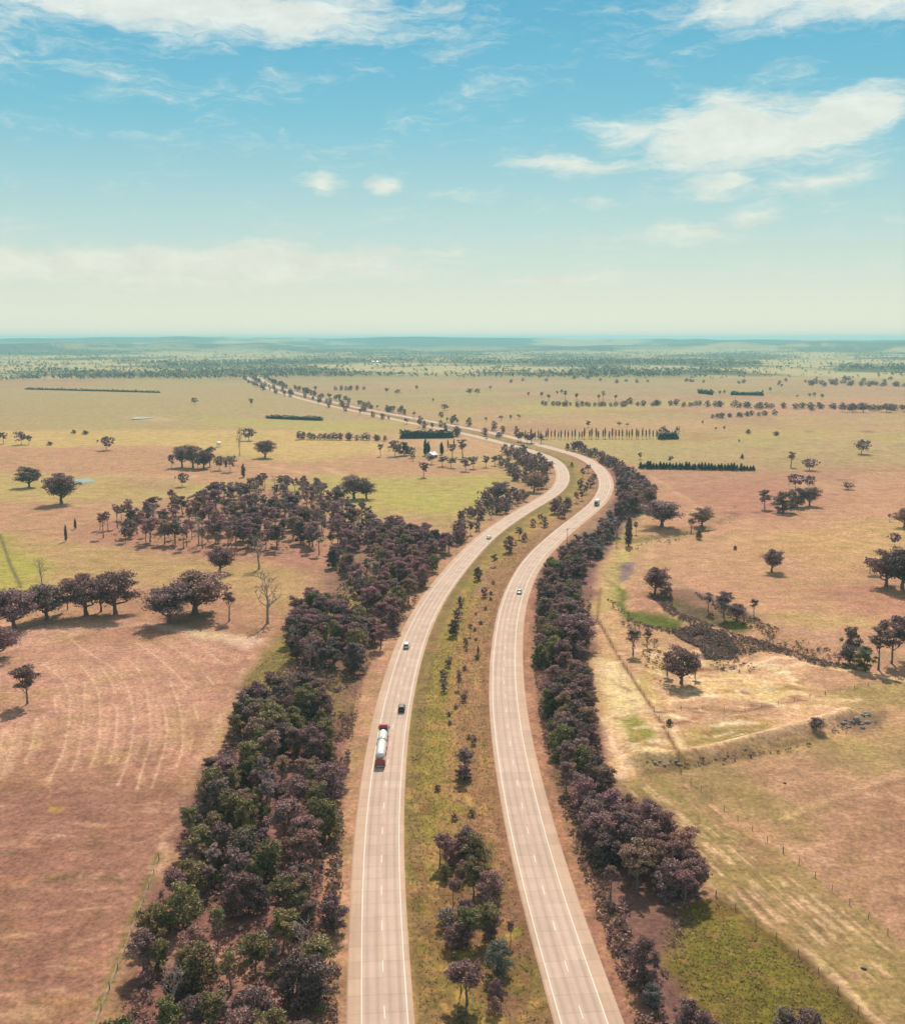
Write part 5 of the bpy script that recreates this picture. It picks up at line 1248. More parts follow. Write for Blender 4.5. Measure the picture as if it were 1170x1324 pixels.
tufts('scrub', [([(775, 765), (800, 800), (830, 860), (860, 890), (850, 830), (815, 790)], 260), ([(880, 850), (960, 850), (1000, 870), (940, 870)], 120), ([(990, 815), (1110, 850), (1060, 855), (960, 840)], 300), ([(790, 715), (870, 690), (960, 668), (900, 695), (820, 712)], 300), ([(835, 990), (900, 985), (1000, 968), (1100, 935), (1140, 935), (1060, 962), (900, 998)], 160)], 1, .7, (.18, .12, .085), 'sparse brown scrub along the creek banks', 'scrub', 64, 16, lf=.26)

# ------------------------------------------------------------------ hedges
def hedge(p0, p1, hp, thick, tone, label, n, seed, bumps=0.12):
    r = np.random.default_rng(seed)
    A = at([p0])[0]; B = at([p1])[0]; L = np.linalg.norm(B[:2] - A[:2]); Hh = hp / ppm(.5 * (p0[1] + p1[1]))
    root = empty('hedge', A, math.atan2(B[1] - A[1], B[0] - A[0]))
    # rounded box core plus leaf sprays over it
    u = r.uniform(0, L, n); th = r.uniform(-.15, math.pi + .15, n)
    bump = 1 + bumps * (fbm(u, u * 0, 4.0, seed, 3) - .5) * 7
    y = thick * .5 * np.sign(np.cos(th)) * np.abs(np.cos(th)) ** .55; z = Hh * (.08 + .9 * np.abs(np.sin(th)) ** .55) * bump
    c = np.stack([u, y, z * r.uniform(.75, 1.02, n)], 1)
    V, Q = leaves(c, np.full(n, .35), n * 2, max(.4, .75 / ppm(p0[1])), r, 1.0)
    new_obj('foliage', mesh_np('foliage', V, Q, LEAF), root, TONE[tone])
    ns = max(8, int(L / 3)); rings = []; k = 10
    for i_ in range(ns + 1):
        x_ = L * i_ / ns; tp = min(1, .35 + min(i_, ns - i_) * .65); wob = r.uniform(.66, .92)
        for j_ in range(k):
            a_ = math.pi * j_ / (k - 1); rings.append((x_, thick * .46 * tp * wob * math.copysign(abs(math.cos(a_)) ** .5, math.cos(a_)), -.2 + Hh * .9 * tp * wob * math.sin(a_) ** .5))
    qq = [(i_ * k + j_, i_ * k + j_ + 1, (i_ + 1) * k + j_ + 1, (i_ + 1) * k + j_) for i_ in range(ns) for j_ in range(k - 1)]
    new_obj('inner_growth', mesh_np('inner_growth', np.array(rings), np.array(qq), LEAF), root, TONE[tone])
    for k_ in range(4):
        x = (k_ + .5) * L / 4; V, Q = tube([(x, 0, -.3), (x, r.normal(0, .1), Hh * .8)], [.14, .06], 5)
        new_obj('stem', mesh_np('stem', np.array(V), np.array(Q), BARK), root)
    tag(root, label, 'hedge')
    return root
hedge((517, 567), (587, 566), 10.5, 5.0, 'bluegreen', 'dark blue-green clipped hedge behind the farmhouse', 2600, 201, .10)
hedge((344, 541), (418, 544), 4.6, 3.5, 'bluegreen', 'low dark hedge in the green paddock left of the far straight', 900, 202, .15)
hedge((33, 503.5), (208, 508), 2.4, 4.0, 'bluegreen', 'long thin dark hedge in the distant left paddock', 1000, 203, .2)
hedge((902, 508.5), (921, 511), 5.5, 5.0, 'bluegreen', 'short dark hedge slanting in the far right paddock', 500, 204, .15)
hedge((944, 511), (987, 511.5), 4.8, 5.0, 'bluegreen', 'level dark hedge in the far right paddock', 700, 205, .15)
hedge((850, 568), (877, 567.5), 11.5, 9.0, 'bluegreen', 'dark wedge-shaped hedge at the right end of the poplar row', 900, 206, .25)

# ------------------------------------------------------------------ small building kit
def bx(bm, x0, x1, y0, y1, z0, z1):
    r = bmesh.ops.create_cube(bm, size=1.0)
    for v in r['verts']: v.co = Vector((x0 + (v.co.x + .5) * (x1 - x0), y0 + (v.co.y + .5) * (y1 - y0), z0 + (v.co.z + .5) * (z1 - z0)))
    return r['verts']
def bvl(bm, w, seg=2): bmesh.ops.bevel(bm, geom=bm.edges[:], offset=w, segments=seg, affect='EDGES', clamp_overlap=True)
def box_part(name, dims, mat, parent, bev=0.0):
    bm = bmesh.new()
    for d in (dims if isinstance(dims[0], (list, tuple)) else [dims]): bx(bm, *d)
    if bev: bvl(bm, bev)
    return new_obj(name, bm_mesh(name, bm, mat), parent)
def cyl(bm, p0, p1, r0, r1=None, seg=20, caps=True):
    p0, p1 = Vector(p0), Vector(p1); d = p1 - p0
    res = bmesh.ops.create_cone(bm, cap_ends=caps, segments=seg, radius1=r0, radius2=r0 if r1 is None else r1, depth=d.length)
    M = Matrix.Translation((p0 + p1) / 2) @ d.to_track_quat('Z', 'Y').to_matrix().to_4x4()
    bmesh.ops.transform(bm, matrix=M, verts=res['verts'])
    return res['verts']
def prism(bm, prof, x0, x1):
    """side profile [(y,z)] extruded over x"""
    a = [bm.verts.new((x0, y, z)) for y, z in prof]; b = [bm.verts.new((x1, y, z)) for y, z in prof]
    n = len(prof)
    bm.faces.new(a); bm.faces.new(b[::-1])
    for i in range(n): bm.faces.new((a[(i + 1) % n], a[i], b[i], b[(i + 1) % n]))
def paint(name, col, rough=.35, metal=0.0):
    m = mat_simple(name, col, rough, metal, .05, 1.0)
    m.node_tree.nodes['Principled BSDF'].inputs['Coat Weight'].default_value = .3
    return m
RED = paint('red_paint', (.33, .016, .03)); WHITE = paint('white_paint', (.72, .71, .68)); NAVY = paint('dark_paint', (.035, .035, .05)); GREENP = paint('pale_green_paint', (.25, .42, .33))
STEEL = mat_simple('polished_tank_steel', (.70, .68, .64), .38, .35, .10, .8); GREY = mat_simple('grey_metal', (.30, .29, .28), .5, .4)
RUBBER = mat_simple('rubber', (.03, .028, .028), .85); GLASS = mat_simple('dark_window_glass', (.03, .035, .04), .08); CHASSIS = mat_simple('chassis_black', (.045, .04, .04), .7)
REDLENS = mat_simple('red_lens', (.45, .02, .02), .3); CLEARLENS = mat_simple('clear_lens', (.75, .75, .72), .15); RUSTRED = paint('dull_red_paint', (.30, .06, .05), .5)
def wheel(parent, x, y, r, w):
    bm = bmesh.new(); cyl(bm, (x - w / 2, y, r), (x + w / 2, y, r), r, seg=20); bvl(bm, .03, 1)
    t = new_obj('wheel', bm_mesh('wheel', bm, RUBBER), parent)
    bm = bmesh.new(); sx = 1 if x > 0 else -1
    cyl(bm, (x + sx * (w / 2 - .02), y, r), (x + sx * (w / 2 + .012), y, r), r * .6, seg=14)
    new_obj('rim', bm_mesh('rim', bm, GREY), t)
def put(root, c, s, off, away=True):
    p, h = pt_on(c, s, off, 0.212); root.location = p
    root.rotation_euler = (0, 0, h - math.pi / 2 + (0 if away else math.pi))

def make_car(name, mat, style, label):
    """+Y is forward, origin on the ground"""
    root = empty(name)
    L = {'sedan': 4.7, 'wagon': 4.8, 'ute': 5.2, 'hatch': 4.3}[style]; W = 1.84
    h = L / 2
    belt = .92; roof = {'sedan': 1.45, 'wagon': 1.72, 'ute': 1.75, 'hatch': 1.5}[style]
    bm = bmesh.new()
    prof = [(-h, .42), (-h + .05, .88), (-h + .25, belt + .04), (h - 1.35, belt + .02), (h - .25, .78), (h, .62), (h - .02, .34), (h - .3, .24), (-h + .3, .24)]
    prism(bm, prof, -W / 2, W / 2); bvl(bm, .07, 2)
    new_obj('body', bm_mesh('body', bm, mat, True), root)
    r0, r1 = {'sedan': (-h + 1.0, h - 1.95), 'wagon': (-h + .22, h - 1.85), 'ute': (-.55, h - 1.9), 'hatch': (-h + .35, h - 1.75)}[style]
    b0, b1 = {'sedan': (-h + .45, h - 1.2), 'wagon': (-h + .08, h - 1.2), 'ute': (-.75, h - 1.25), 'hatch': (-h + .1, h - 1.05)}[style]
    def frustum(nm, za, zb, ya0, ya1, yb0, yb1, wa, wb, m):
        bm = bmesh.new()
        v = [bm.verts.new(p) for p in ((-wa, ya0, za), (wa, ya0, za), (wa, ya1, za), (-wa, ya1, za), (-wb, yb0, zb), (wb, yb0, zb), (wb, yb1, zb), (-wb, yb1, zb))]
        for q in ((3, 2, 1, 0), (4, 5, 6, 7), (0, 1, 5, 4), (1, 2, 6, 5), (2, 3, 7, 6), (3, 0, 4, 7)): bm.faces.new([v[i] for i in q])
        bvl(bm, .03, 1)
        return new_obj(nm, bm_mesh(nm, bm, m), root)
    frustum('windows', belt, roof - .06, b0, b1, r0, r1, W / 2 - .08, W / 2 - .24, GLASS)
    frustum('roof', roof - .075, roof, r0 - .04, r1 + .04, r0 + .08, r1 - .08, W / 2 - .22, W / 2 - .30, mat)
    for sx in (-1, 1):
        for yy in (b0 + .02, (b0 + b1) / 2, b1 - .02):   # pillars
            yr = r0 if yy < b0 + .5 else (r1 if yy > b1 - .5 else (r0 + r1) / 2)
            V, Q = tube([(sx * (W / 2 - .075), yy, belt), (sx * (W / 2 - .235), yr, roof - .05)], [.045, .045], 5)
            new_obj('pillar', mesh_np('pillar', np.array(V), np.array(Q), mat), root)
        for yy in (-h + .85, h - .85): wheel(root, sx * (W / 2 - .11), yy, .33, .22)
        box_part('tail_light', (sx * .62 - .17, sx * .62 + .17, -h - .01, -h + .08, .66, .82), REDLENS, root)
        box_part('headlight', (sx * .66 - .18, sx * .66 + .18, h - .2, h - .03, .60, .74), CLEARLENS, root)
        box_part('mirror', (sx * (W / 2 + .08) - .09, sx * (W / 2 + .08) + .09, b1 - .35, b1 - .22, .92, 1.06), mat, root)
    if style == 'ute':
        box_part('tray', [(-W / 2 + .06, W / 2 - .06, -h + .1, -.85, .93, .96)], CHASSIS, root)
        box_part('tailgate', (-W / 2 + .05, W / 2 - .05, -h + .02, -h + .1, .6, 1.08), mat, root)
    tag(root, label, 'car', 'cars on the highway')
    return root

def make_tanker():
    root = empty('tanker_truck')
    def tank(y0, y1, zc, r, nm='tank'):
        bm = bmesh.new()
        ys = [(y0, .25), (y0 + .06, .72), (y0 + .18, .93), (y0 + .4, 1.0), (y1 - .4, 1.0), (y1 - .18, .93), (y1 - .06, .72), (y1, .25)]
        k = 32; rings = []
        for y, f in ys: rings.append([bm.verts.new((math.cos(2 * math.pi * j / k) * r * f, y, zc + math.sin(2 * math.pi * j / k) * r * f)) for j in range(k)])
        for a, b in zip(rings[:-1], rings[1:]):
            for j in range(k): bm.faces.new((a[j], a[(j + 1) % k], b[(j + 1) % k], b[j]))
        bm.faces.new(rings[0][::-1]); bm.faces.new(rings[-1])
        bmesh.ops.recalc_face_normals(bm, faces=bm.faces[:])
        o = new_obj(nm, bm_mesh(nm, bm, STEEL, True), root)
        n = max(2, int((y1 - y0) / 2))
        for i in range(n + 1):
            y = y0 + .45 + (y1 - y0 - .9) * i / n; bm = bmesh.new(); cyl(bm, (0, y - .05, zc), (0, y + .05, zc), r + .02, seg=32, caps=False)
            new_obj('tank_band', bm_mesh('tank_band', bm, GREY), o)
        box_part('walkway', (-.28, .28, y0 + .6, y1 - .6, zc + r + .02, zc + r + .05), GREY, o)
        for i in range(3):
            y = y0 + 1.2 + (y1 - y0 - 2.4) * i / 2; bm = bmesh.new(); cyl(bm, (0, y, zc + r + .05), (0, y, zc + r + .16), .27, seg=14)
            new_obj('hatch', bm_mesh('hatch', bm, STEEL), o)
        return o
    tank(.85, 10.1, 2.42, 1.16); tank(10.75, 16.7, 2.42, 1.16)
    box_part('trailer_frame', [(-.5, .5, .2, 10.0, .95, 1.22), (-.5, .5, 10.4, 16.6, .95, 1.22), (-.45, .45, 15.4, 21.0, .7, .95)], CHASSIS, root)
    box_part('rear_cabinet', (-1.2, 1.2, .0, .8, .85, 2.3), RUSTRED, root, .05)
    box_part('rear_bumper', (-1.24, 1.24, -.12, .05, .45, .82), CHASSIS, root)
    box_part('warning_plate', (-.95, .95, -.14, -.122, .5, .72), mat_simple('pale_plate', (.55, .5, .42), .5), root)
    for sx in (-1, 1):
        box_part('tail_light', (sx * 1.0 - .18, sx * 1.0 + .18, -.03, .0 - .002, .9, 1.08), REDLENS, root)
        box_part('mudguard', (sx * 1.02 - .24, sx * 1.02 + .24, .9, 5.0, 1.1, 1.2), RED, root, .03)
        box_part('mudguard', (sx * 1.02 - .24, sx * 1.02 + .24, 10.3, 14.3, 1.1, 1.2), RED, root, .03)
        box_part('hose_locker', (sx * 1.06 - .2, sx * 1.06 + .2, 5.6, 8.2, .75, 1.75), RED, root, .05)
        box_part('hose_locker', (sx * 1.06 - .2, sx * 1.06 + .2, 14.6, 15.6, .75, 1.6), RED, root, .05)
        for y in (1.5, 2.8, 4.1, 10.9, 12.2, 13.5, 16.3, 17.6): wheel(root, sx * .97, y, .52, .55)
        wheel(root, sx * 1.02, 21.0, .52, .34)
        bm = bmesh.new(); cyl(bm, (sx * 1.0, 18.4, .85), (sx * 1.0, 19.7, .85), .36, seg=16); new_obj('fuel_tank', bm_mesh('fuel_tank', bm, STEEL, False), root)
        bm = bmesh.new(); cyl(bm, (sx * 1.12, 18.05, 1.2), (sx * 1.12, 18.05, 3.95), .08, seg=10); new_obj('exhaust_stack', bm_mesh('exhaust_stack', bm, STEEL), root)
        box_part('mirror', (sx * 1.42 - .1, sx * 1.42 + .1, 20.9, 21.0, 1.9, 2.7), CHASSIS, root)
        box_part('headlight', (sx * .85 - .2, sx * .85 + .2, 21.93, 21.99, .8, 1.05), CLEARLENS, root)
    bm = bmesh.new(); prism(bm, [(18.3, .9), (18.3, 3.3), (20.6, 3.3), (21.3, 2.2), (21.9, 2.05), (21.95, .6), (20.2, .6)], -1.22, 1.22); bvl(bm, .08, 2)
    cab = new_obj('cab', bm_mesh('cab', bm, RED), root)
    bm = bmesh.new(); prism(bm, [(18.25, 3.3), (18.25, 4.0), (19.2, 3.95), (20.5, 3.4), (20.5, 3.3)], -1.24, 1.24); bvl(bm, .06, 2); new_obj('roof_fairing', bm_mesh('roof_fairing', bm, RED), cab)
    bm = bmesh.new(); prism(bm, [(20.66, 3.22), (21.33, 2.26), (21.35, 2.28), (20.70, 3.24)], -1.08, 1.08); new_obj('windscreen', bm_mesh('windscreen', bm, GLASS), cab)
    box_part('side_window', [(-1.235, -1.222, 19.7, 20.6, 2.2, 2.95), (1.222, 1.235, 19.7, 20.6, 2.2, 2.95)], GLASS, cab)
    box_part('rear_panel', (-1.1, 1.1, 18.22, 18.298, 1.2, 3.2), CHASSIS, cab)
    box_part('bull_bar', (-1.15, 1.15, 22.0, 22.12, .5, 1.3), STEEL, cab, .03)
    tag(root, 'long silver double tanker truck with red cab driving away in the left lane', 'truck')
    return root
def make_box_truck(name, cabm, L, label, bodym=None):
    root = empty(name); W = 2.4; h = L / 2; bodym = bodym or WHITE
    box_part('frame', (-.45, .45, -h, h - .4, .6, .85), CHASSIS, root)
    box_part('cargo_box', (-W / 2, W / 2, -h, h - 2.2, .95, 3.5), bodym, root, .05)
    bm = bmesh.new(); prism(bm, [(h - 2.0, .6), (h - 2.0, 2.7), (h - .75, 2.7), (h - .15, 1.6), (h, 1.5), (h, .5)], -1.08, 1.08); bvl(bm, .06, 2)
    cab = new_obj('cab', bm_mesh('cab', bm, cabm), root)
    bm = bmesh.new(); prism(bm, [(h - .70, 2.62), (h - .12, 1.64), (h - .09, 1.66), (h - .66, 2.64)], -.95, .95); new_obj('windscreen', bm_mesh('windscreen', bm, GLASS), cab)
    for sx in (-1, 1):
        wheel(root, sx * .93, h - 1.1, .45, .3); wheel(root, sx * .9, -h + 1.6, .45, .45)
        box_part('headlight', (sx * .8 - .16, sx * .8 + .16, h - .02, h + .02, .7, .95), CLEARLENS, cab)
    tag(root, label, 'truck')
    return root
t = make_tanker(); put(t, CL, rowstation(CL, 990), 1.75)
t = make_car('car', WHITE, 'wagon', 'white wagon in the left lane ahead of the tanker truck'); put(t, CL, rowstation(CL, 836), 1.75)
t = make_car('car', NAVY, 'wagon', 'dark car in the right lane just ahead of the tanker truck'); put(t, CL, rowstation(CL, 921), -1.75)
t = make_car('car', WHITE, 'sedan', 'small white car far ahead before the bend, left carriageway'); put(t, CL, rowstation(CL, 697), -1.75)
t = make_car('car', GREENP, 'sedan', 'pale green car coming towards the camera on the right carriageway'); put(t, CR, rowstation(CR, 768), -1.75, False)
t = make_box_truck('box_truck', mat_simple('grey_green_cab', (.14, .19, .17), .4), 8.2, 'white box truck with grey-green cab coming round the far bend'); put(t, CR, rowstation(CR, 654), -1.75, False)
t = make_car('car', NAVY, 'sedan', 'dark car on the far left carriageway just past the bend'); put(t, CL, rowstation(CL, 588.5), 1.75)
t = make_box_truck('box_truck', WHITE, 7.5, 'all-white box truck far off beyond the bend, right carriageway'); put(t, CR, rowstation(CR, 562.5), 1.75, False)
t = make_car('car', WHITE, 'hatch', 'tiny white car on the far left carriageway beyond the trees'); put(t, CL, rowstation(CL, 568), 1.75)
t = make_car('car', WHITE, 'wagon', 'tiny white car on the far straight, right carriageway'); put(t, CR, rowstation(CR, 541), -1.75, False)

# ------------------------------------------------------------------ fences
def fence(px, label, spacing=5.0, hgt=1.25):
    pl = flat(px); d = np.r_[0, np.cumsum(np.linalg.norm(np.diff(pl, axis=0), axis=1))]
    n = int(d[-1] / spacing); s = np.linspace(0, d[-1], n + 1)
    q = np.stack([np.interp(s, d, pl[:, 0]), np.interp(s, d, pl[:, 1])], 1); z = height(q)
    root = empty('fence', (q[0, 0], q[0, 1], z[0])); base = np.array([q[0, 0], q[0, 1], z[0]])
    me = None; r = np.random.default_rng(int(d[-1]) + 3)
    for k in range(len(q)):
        if me is None:
            bm = bmesh.new(); cyl(bm, (0, 0, -.3), (0, 0, hgt), .075, .06, 7); me = bm_mesh('post', bm, WOODPOST)
        o = new_obj('post', me, root); o.location = np.array([q[k, 0], q[k, 1], z[k]]) - base
        o.rotation_euler = (r.normal(0, .05), r.normal(0, .05), r.uniform(0, 6)); big = 1.5 if k % 8 == 0 else 1.0; o.scale = (big, big, r.uniform(.9, 1.1) * (1.12 if k % 8 == 0 else 1))
    for f in (.35, .62, .9):
        V, Q = tube([np.array([q[k, 0], q[k, 1], z[k] + hgt * f]) - base for k in range(len(q))], [.012] * len(q), 3)
        new_obj('wire', mesh_np('wire', np.array(V), np.array(Q), GREY), root)
    tag(root, label, 'fence', 'post and wire fences')
fence([(880, 1000), (925, 1040), (1020, 1108), (1170, 1226), (1260, 1300)], 'post and wire fence running diagonally across the lower right paddock')
fence([(772, 800), (800, 850), (826, 890), (852, 930), (872, 965), (880, 1000)], 'fence crossing the pale sand beside the strip of trees', 6)
fence([(880, 917), (960, 919), (1060, 900), (1170, 876), (1280, 856)], 'fence across the creek flat to the right photo edge', 6)
fence([(925, 1158), (985, 1200), (1045, 1245), (1115, 1316), (1200, 1400)], 'fence between green grass and mown strip, bottom right')
fence([(206, 1112), (160, 1235), (118, 1340), (95, 1400)], 'fence between the mown field and the left thicket')
fence([(548, 694), (600, 668), (648, 640)], 'fence along the edge of the bright green paddock', 7)
fence([(0, 690), (14, 730), (28, 762)], 'short fence in the green patch at the left photo edge', 7)

# ------------------------------------------------------------------ rocks, water, power line, farm
STONE = mat_simple('stone', (.17, .13, .115), .9, 0, .35, 1.2); BLUESTONE = mat_simple('blue_grey_stone', (.17, .165, .15), .85, 0, .35, 1.2)
def boulder_mesh(seed, mat):
    r = np.random.default_rng(seed); bm = bmesh.new(); bmesh.ops.create_icosphere(bm, subdivisions=2, radius=1.0)
    ax = r.uniform(.7, 1.3, 3)
    for v in bm.verts:
        p = np.array(v.co); k = .75 + .5 * float(fbm(np.array([p[0] * 2 + seed]), np.array([p[1] * 2 + p[2] * 3]), 1.3, seed, 2)[0])
        v.co = Vector(p * k * ax * np.array([1, 1, .65]))
    return bm_mesh('boulder', bm, mat)
BM = [boulder_mesh(i, STONE) for i in range(4)] + [boulder_mesh(9 + i, BLUESTONE) for i in range(3)]
def boulders(pts, size, meshes, label, group):
    r = np.random.default_rng(len(pts)); PP = at(pts)
    for p in PP:
        o = new_obj('boulder', meshes[r.integers(len(meshes))]); o.location = (p[0], p[1], p[2] - .05); s = size * r.uniform(.5, 1.25)
        o.scale = (s, s, s); o.rotation_euler = (0, 0, r.uniform(0, 6)); tag(o, label + (', %s from left' % ordinal(1 + sum(q[0] / q[1] < p[0] / p[1] for q in PP)) if group else ''), 'boulder', group)
rb = np.random.default_rng(77)
boulders([(836 + 4.6 * i + rb.normal(0, 1), 986 + rb.normal(0, 2.2)) for i in range(10)], .55, BM[:4], 'pale boulder in the stone weir by the earth bank', 'boulders of the stone weir')
boulders([(1088 + rb.uniform(0, 40), 934 + rb.uniform(-4, 8)) for i in range(12)], .8, BM[:4], 'grey boulder in the rock pile by the earth bank', 'boulders of the rock pile')
boulders([(1112 + rb.uniform(-7, 12), 930 + rb.uniform(-9, 8)) for i in range(10)], .85, BM[4:], 'blue-grey boulder in the rock pile beyond the earth bank', 'blue-grey boulders of the rock pile')
boulders([(900 + 5 * i + rb.normal(0, 2), 990 - i * 1.6 + rb.normal(0, 1.2)) for i in range(14)], .4, BM[:4], 'small stone along the foot of the earth bank', 'stones at the foot of the earth bank')
boulders([(1116, 1253)], .55, [boulder_mesh(31, mat_simple('dark_stone', (.05, .035, .035), .9))], 'small dark lump lying on the mown strip near the photo bottom', None)
boulders([(1014, 1013)], .5, [boulder_mesh(33, mat_simple('dark_stone_b', (.06, .045, .04), .9))], 'small dark lump in the paddock right of the diagonal fence', None)

def water_mat():
    m = bpy.data.materials.new('pond_water'); m.use_nodes = True
    t_ = NT(m.node_tree); out = t_.n('ShaderNodeOutputMaterial')
    pos = t_.n('ShaderNodeNewGeometry').outputs['Position']
    bp = t_.n('ShaderNodeBump', ins={'Height': t_.noise(pos, 1.5, 3), 'Strength': .05})
    b = t_.n('ShaderNodeBsdfPrincipled', ins={'Base Color': (.25, .22, .17, 1), 'Roughness': .08, 'Normal': bp.outputs[0]})
    t_.t.links.new(b.outputs[0], out.inputs[0]); return m
WATER = water_mat()
def pond(cx, cy, rx, ry, label, seed):
    p = at([(cx, cy)])[0]; k = 40; r = np.random.default_rng(seed); bm = bmesh.new(); vs = []
    depth = math.hypot(p[0], p[1]); ax = rx / ppm(cy); ay = ry / ((cy - VH) ** 2 / (F * CAM_H))
    for i in range(k):
        th = 2 * math.pi * i / k; f = 1 + .18 * math.sin(3 * th + seed) + .08 * math.sin(5 * th)
        vs.append(bm.verts.new((p[0] + ax * f * math.cos(th), p[1] + ay * f * math.sin(th), 0)))
    q = np.array([[v.co.x, v.co.y] for v in vs]); zz = float(height(q).max()) + .08
    for v in vs: v.co.z = zz
    bm.faces.new(vs)
    tag(new_obj('pond', bm_mesh('pond', bm, WATER)), kind='structure')
pond(184, 541, 13, 1.4, '', 1); pond(106, 622, 15, 3.2, '', 2)

def pole(px, rz):
    p = at([px])[0]; root = empty('power_pole', p, rz)
    bm = bmesh.new(); cyl(bm, (0, 0, -.5), (0, 0, 11.5), .17, .11, 10); new_obj('pole', bm_mesh('pole', bm, WOODPOST), root)
    arm = box_part('crossarm', (-1.3, 1.3, -.07, .07, 10.7, 10.88), WOODPOST, root)
    for x in (-1.15, 0, 1.15):
        bm = bmesh.new(); cyl(bm, (x, 0, 10.88), (x, 0, 11.12), .06, .04, 8); new_obj('insulator', bm_mesh('insulator', bm, CLEARLENS), arm)
    return root, p
pa, pA = pole((733, 712), R(50)); tag(pa, 'timber power pole rising out of the strip beside the right carriageway', 'power pole', 'power poles')
pb, pB = pole((1190, 912), R(60)); tag(pb, 'timber power pole just beyond the right photo edge', 'power pole', 'power poles')
pc, pC = pole((798, 694), R(10)); tag(pc, 'timber power pole left of the column-shaped cypress', 'power pole', 'power poles')
WIRE = mat_simple('wire_aluminium', (.55, .52, .50), .4, .3)
def span(A, ra, B, rb_, sag, label):
    root = empty('power_line', A)
    for x in (-1.15, 0, 1.15):
        a = Vector(A) + Vector((math.cos(ra) * x, math.sin(ra) * x, 11.1)); b = Vector(B) + Vector((math.cos(rb_) * x, math.sin(rb_) * x, 11.1))
        pts = [np.array(a.lerp(b, f)) - np.array([0, 0, sag * 4 * f * (1 - f)]) - np.array(A) for f in np.linspace(0, 1, 25)]
        V, Q = tube(pts, [.035] * 25, 4); new_obj('wire', mesh_np('wire', np.array(V), np.array(Q), WIRE), root)
    tag(root, label, 'power line')
span(pA, R(50), pB, R(60), 5.0, 'long power wires slanting from the strip down to the right photo edge')
span(pA, R(50), pC, R(10), 1.2, 'short power wires from the strip towards the cypress')

ROOFW = mat_simple('white_roof_iron', (.72, .72, .70), .4, .1); WALLW = mat_simple('cream_wall', (.55, .50, .42), .8)
def house(name, px, L, W, Hh, rh, rz, label, cat, roofm, detail=True):
    p = at([px])[0]; root = empty(name, p, rz)
    box_part('wall', (-L / 2, L / 2, -W / 2, W / 2, -.3, Hh), WALLW, root)
    bm = bmesh.new()
    for s in (-1, 1):
        o_ = W / 2 + .5
        P = [(-L / 2 - .4, s * o_, Hh - .15), (L / 2 + .4, s * o_, Hh - .15), (L / 2 + .4, 0, Hh + rh), (-L / 2 - .4, 0, Hh + rh)]
        a = [bm.verts.new(q) for q in P]; b = [bm.verts.new((q[0], q[1], q[2] + .12)) for q in P]
        bm.faces.new(a); bm.faces.new(b[::-1])
        for i in range(4): bm.faces.new((a[i], b[i], b[(i + 1) % 4], a[(i + 1) % 4]))
    bmesh.ops.recalc_face_normals(bm, faces=bm.faces[:])
    new_obj('roof', bm_mesh('roof', bm, roofm), root)
    bm = bmesh.new()
    for s in (-1, 1):
        v = [bm.verts.new(q) for q in ((s * L / 2 * .998, -W / 2, Hh - .01), (s * L / 2 * .998, W / 2, Hh - .01), (s * L / 2 * .998, 0, Hh + rh - .05))]; bm.faces.new(v)
    new_obj('gable', bm_mesh('gable', bm, WALLW), root)
    if detail:
        dd = box_part('door', (-.5, .5, -W / 2 - .04, -W / 2 - .003, 0, 2.1), CHASSIS, root)
        for x in (-L * .33, -L * .16, L * .2, L * .36):
            w_ = box_part('window', (x - .7, x + .7, -W / 2 - .05, -W / 2 - .003, .9, 2.1), GLASS, root)
            box_part('sill', (x - .8, x + .8, -W / 2 - .1, -W / 2 - .052, .82, .9), WHITE, w_)
        box_part('chimney', (L * .2, L * .2 + .8, -.4, .4, Hh + rh * .5, Hh + rh + 1.0), WALLW, root)
    tag(root, label, cat)
house('farmhouse', (558, 592), 9, 7, 3.0, 2.4, R(62), 'white-roofed farmhouse half hidden among dark garden trees', 'house', ROOFW)
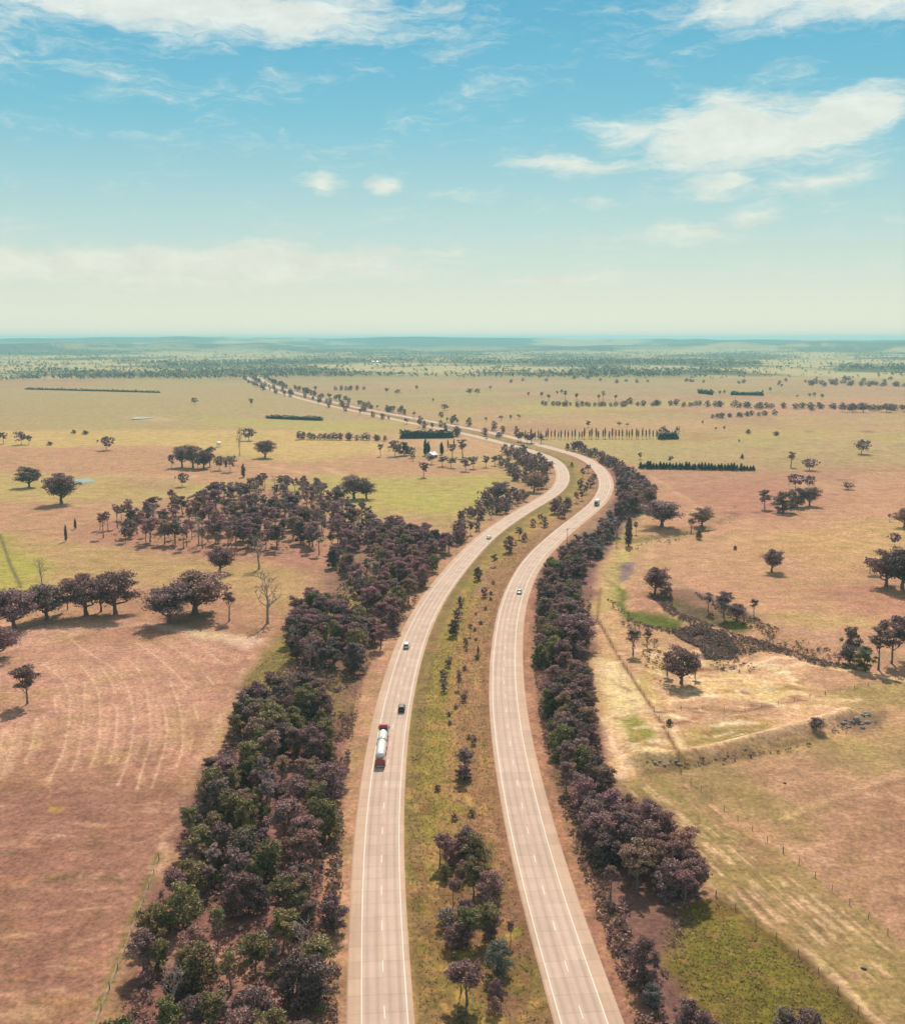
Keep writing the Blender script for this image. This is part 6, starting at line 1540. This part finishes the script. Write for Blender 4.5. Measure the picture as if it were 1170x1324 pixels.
house('shed', (483, 469), 15, 10, 5, 3, R(5), 'left one of two tiny white sheds on the far plain', 'shed', ROOFW, False)
house('shed', (489, 469), 13, 10, 5, 3, R(15), 'right one of two tiny white sheds on the far plain', 'shed', ROOFW, False)
def water_tank(px):
    p = at([px])[0]; root = empty('water_tank', p)
    bm = bmesh.new()
    for x in (-1.3, 1.3):
        for y in (-1.3, 1.3): cyl(bm, (x, y, -.3), (x, y, 2.0), .13, seg=6)
    new_obj('stand', bm_mesh('stand', bm, CHASSIS), root)
    bm = bmesh.new(); cyl(bm, (0, 0, 2.0), (0, 0, 4.6), 1.9, 2.4, 24); new_obj('tank', bm_mesh('tank', bm, WHITE, False), root)
    bm = bmesh.new(); cyl(bm, (0, 0, 4.6), (0, 0, 5.3), 2.55, .3, 24); new_obj('lid', bm_mesh('lid', bm, WHITE), root)
    tag(root, 'white water tank on a dark stand behind the isolated clump', 'water tank')
water_tank((283, 578))
def marker(px):
    p = at([px])[0]; root = empty('marker_post', p)
    box_part('post', (-.06, .06, -.03, .03, -.2, 1.3), WHITE, root); box_part('plate', (-.22, .22, -.05, -.032, .8, 1.35), WHITE, root)
    tag(root, 'small white marker post on the left verge below the tanker truck', 'marker post')
marker((437, 1125))

# ------------------------------------------------------------------ haze
def build_haze():
    bm = bmesh.new(); bmesh.ops.create_cube(bm, size=1.0)
    for v in bm.verts: v.co = Vector((v.co.x * 42000, v.co.y * 42000, LOW_H - 1 + (v.co.z + .5) * (max(TOP_H, CAM_H + 14) + 10 - LOW_H)))
    m = bpy.data.materials.new('haze_air'); m.use_nodes = True
    t = NT(m.node_tree); out = t.n('ShaderNodeOutputMaterial')
    pv = t.n('ShaderNodeVolumePrincipled', ins={'Color': (0.44, 0.88, 0.92, 1), 'Density': 9.0e-5})
    t.t.links.new(pv.outputs[0], out.inputs['Volume'])
    o = new_obj('haze', bm_mesh('haze', bm, m)); tag(o, 'pale blue-green haze over the whole landscape', 'haze', kind='stuff')
build_haze()
